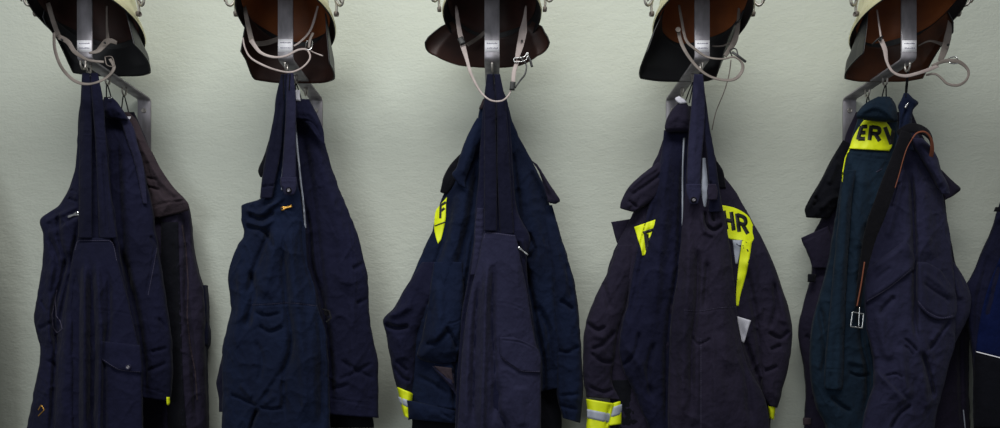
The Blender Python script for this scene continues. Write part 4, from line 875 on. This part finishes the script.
t = thing('work_trousers', 'faded purple-navy trousers with slanted pocket flaps hung on the front hook of the right bracket', 'trousers', (BX[4], -.26, 1.3))
b = panel('body', t, [(905, 909, 110), (900, 914, 128), (903, 926, 148), (898, 936, 170), (888, 943, 195), (880, 948, 222), (872, 951, 246), (867, 953, 262), (865, 955, 285), (865, 956, 305), (866, 956, 325), (871, 954, 348), (873, 948, 368), (873, 944, 385), (866, 938, 408), (862, 935, 430), (858, 936, 500)],
          .215, [.006, .014, .022, .03, .038, .04, .040, .040], M['purple'],
          [('r', [(905, 165), (896, 205), (886, 240)], 4, 5), ('v', [(911, 170), (913, 210), (915, 262), (915, 320), (918, 345)], 2.6, 11), ('r', [(904, 190), (907, 262)], 5, 5), ('r', [(924, 180), (928, 230), (930, 262)], 7, 6), ('v', [(900, 180), (892, 210)], 2, 4),
           ('v', [(896, 296), (884, 308), (880, 316)], 2.5, 4), ('r', [(880, 310), (884, 345), (892, 362)], 5, 5), ('s', [(876, 368), (890, 384), (908, 402)], 1.6, 7, 10), ('v', [(912, 404), (898, 416), (890, 430)], 2, 7), ('r', [(902, 345), (904, 380), (912, 400)], 5, 6), ('v', [(904, 338), (912, 345), (918, 352)], 1.4, 4), ('v', [(904, 345), (910, 350), (914, 356)], 1.2, 3), ('v', [(884, 376), (896, 374), (904, 378)], 1.2, 3),
           ('v', [(922, 350), (930, 380), (934, 400)], 3, 9), ('v', [(951, 318), (940, 335), (928, 352)], 2, 6), ('r', [(940, 330), (932, 342)], 3, 4), ('r', [(922, 372), (928, 410)], 4, 5), ('r', [(872, 350), (876, 358)], 3, 3)], wr=3.2, rag=.8, wf=(4, 5), Tb=.014)
side = panel('side_panel', t, [(946, 954, 262), (948, 964, 278), (950, 971, 296), (951, 970, 312), (945, 962, 330), (940, 952, 350)], .18, [.008, .02, .024, .02, .01], M['purple'], [('r', [(952, 275), (962, 300)], 3, 4)], wr=1.5)
f1 = applique('pocket_flap', t, [b], [(868, 268, 905, 240), (866, 277, 911, 247), (865, 287, 914, 256), (864.5, 296, 915, 262), (866, 304, 914, 270)], .010, M['purple'], [('t', [(868, 300), (890, 286), (913, 268)], .9, 1.6), ('r', [(872, 270), (890, 258), (904, 246)], 2, 2), ('v', [(875, 280), (892, 266)], 2, 2)], blur=8)
f2 = applique('pocket_flap', t, [b], [(917, 262, 926, 262), (916, 276, 940, 270), (916, 288, 949, 282), (916.5, 300, 956, 294), (922, 310, 957, 308), (930, 317, 955, 317), (938, 320, 950, 319)], .010, M['purple'], [('t', [(918, 300), (928, 311), (942, 317), (955, 314)], .9, 1.6), ('v', [(922, 282), (936, 292), (952, 302)], 2, 3), ('r', [(922, 272), (940, 285), (954, 298)], 2.5, 3)], blur=8)
stitches(t, [f1], [(867, 301), (890, 287), (912, 269)]); stitches(t, [f2], [(918, 301), (928, 312), (942, 318), (954, 315)])
wb = panel('waistband', t, [(904, 908, 93), (902, 913, 98), (898, 106, 918.5, 103), (899, 112, 913, 110), (899, 124, 912, 122), (897, 138, 912, 138), (894, 150, 914, 150)], .262, [.003, .008, .010, .010, .010, .010], M['blue'], [('v', [(907, 108), (903, 120), (900, 140)], 1.4, 4), ('r', [(906, 98), (916, 104)], 2, 2)], wr=1, rag=.1, Tb=.006)
zip_pull(t, [wb], (905, 108), (908, 103), 'chrome', .002)
fp = panel('fly_flap', t, [(912, 922, 138), (914, 930, 145), (922, 938, 158), (930, 942, 172), (936, 948, 184), (942, 950, 194)], .248, [.006, .012, .014, .012, .006], M['purple'], [('r', [(918, 142), (930, 158), (944, 188)], 3, 3)], wr=1)
strokes('hanging_loop', t, [wb], [[(906, 93.5), (906, 97)]], 1.0, M['belt'], .001)
loop(t, BX[4], .272, 906, 94, .262, spread=.6)

t = thing('belt', 'black webbing belt with orange edge and silver buckle looped over the purple trousers', 'belt', P(907, 135, .29))
bl = ribbon('webbing', t, [P(906, 132, .292), P(902, 146, .294), P(896, 164, .294), P(889, 183, .294), P(882, 203, .292), P(876, 219, .290), P(870, 237, .288), P(865, 260, .286), P(860.5, 285, .284), P(857.5, 308, .28)],
            [.026, .032, .036, .038, .038, .030, .022, .016, .014], M['belt'], .004)
ribbon('webbing', t, [P(898, 134, .284), P(910, 128, .292), P(922, 130, .29), P(930, 137, .28), P(932, 150, .265), P(930, 160, .25)], [.016, .026, .026, .022, .018], M['belt'], .004, nrm=[(0, -1, .1), (.1, -1, .3), (.6, -.8, .2), (1, -.4, 0)])
ribbon('orange_edge', t, [P(912, 139, .300), P(907, 148, .302), P(903, 160, .302), P(899, 175, .300), P(895, 188, .298)], .0018, M['orange'], .002)
ribbon('orange_edge', t, [P(912, 139, .300), P(917, 133, .302), P(925, 132, .300), P(931, 139, .290), P(932, 150, .275), P(930.5, 158, .262)], [.003, .004, .005, .010, .012], M['orange'], .002)
ribbon('orange_edge', t, [P(864.5, 262, .292), P(861, 285, .290), P(857, 306, .288)], .003, M['orange'], .002)
q = [P(852.5, 312, .286), P(850.5, 326.5, .286), P(862, 328, .286), P(863.5, 314, .286)]
tube('buckle', t, [q[0], q[0], q[1], q[1], q[2], q[2], q[3], q[3], q[0]], .0018, M['chrome'], n=60)
tube('buckle_tongue', t, [P(859.5, 307, .288), P(858.5, 327, .289)], .0014, M['chrome'])

# ---------- station 6 (its bracket stands just outside the frame)
bracket(5, 1.55, [(.272, 0), (.175, 0)], False, 'galvanised steel coat bracket beyond the right edge, holding the royal blue panelled jacket')
t = thing('jacket', 'navy jacket at the right edge with royal blue panel, white piping and a snap button', 'jacket', (1.55, -.17, 1.3))
b = panel('body', t, [(1078, 1094, 100), (1060, 1112, 118), (1035, 1135, 145), (1012, 1158, 175), (999, 1175, 206), (992, 1190, 228), (982, 1202, 252), (974, 1210, 272), (966, 1216, 288), (968, 1220, 320), (972, 1222, 350), (974, 1224, 380), (974, 1224, 428), (974, 1224, 500)],
          .15, [.012, .025, .04, .05, .055, .055], M['navy'], [('v', [(990, 250), (978, 300), (976, 350)], 4, 5), ('r', [(1000, 215), (985, 262), (974, 300)], 5, 4)], wr=3, rag=.6)
rp = applique('blue_panel', t, [b], [(1008, 238, 1060, 236), (998, 262, 1060, 262), (989, 285, 1060, 288), (982, 310, 1060, 318), (978, 332, 1060, 345), (976, 351, 1060, 372)], .004, M['royal'], [('v', [(1000, 262), (986, 320)], 3, 3)], blur=6, step=2)
applique('white_piping', t, [b], [(976, 351.2, 1060, 372.2), (976, 352.4, 1060, 373.4)], .006, M['label'], blur=3)
applique('black_panel', t, [b], [(975, 353, 1060, 374), (974, 385, 1060, 390), (974, 428, 1060, 428)], .004, M['black'], blur=5, step=2)
button(t, [b], 979, 364, .006, 'belt'); button(t, [b], 979, 364, .003, 'brass', 'button_cap')
panel('collar', t, [(1072, 1100, 104), (1058, 1112, 118), (1056, 1114, 132)], .21, [.01, .02, .01], M['navy'], wr=1)
panel('shoulder_tab', t, [(996, 1006, 207), (994.5, 1005, 211)], .19, .01, M['black'], wr=0)
loop(t, 1.55, .175, 1086, 101, .16, spread=3)

# ---------- the neighbour hanging just beyond the left edge
bracket(6, -1.55, [(.272, 0), (.175, 0)], False, 'galvanised steel coat bracket beyond the left edge of the row')
t = thing('jacket', 'plain navy jacket hanging beyond the left edge of the row', 'jacket', (-1.55, -.17, 1.3))
panel('body', t, [(-100, -84, 100), (-118, -66, 118), (-141, -48, 145), (-164, -34, 175), (-181, -25, 206), (-196, -18, 228), (-208, -14, 252), (-216, -12, 290), (-226, -10, 350), (-230, -9, 428), (-230, -9, 500)],
          .15, [.012, .025, .04, .05, .055, .055], M['navy'], wr=3, step=2)
panel('collar', t, [(-106, -78, 104), (-118, -64, 118), (-120, -62, 132)], .21, [.01, .02, .01], M['navy'], wr=1)
loop(t, -1.55, .175, -92, 101, .16, spread=3)
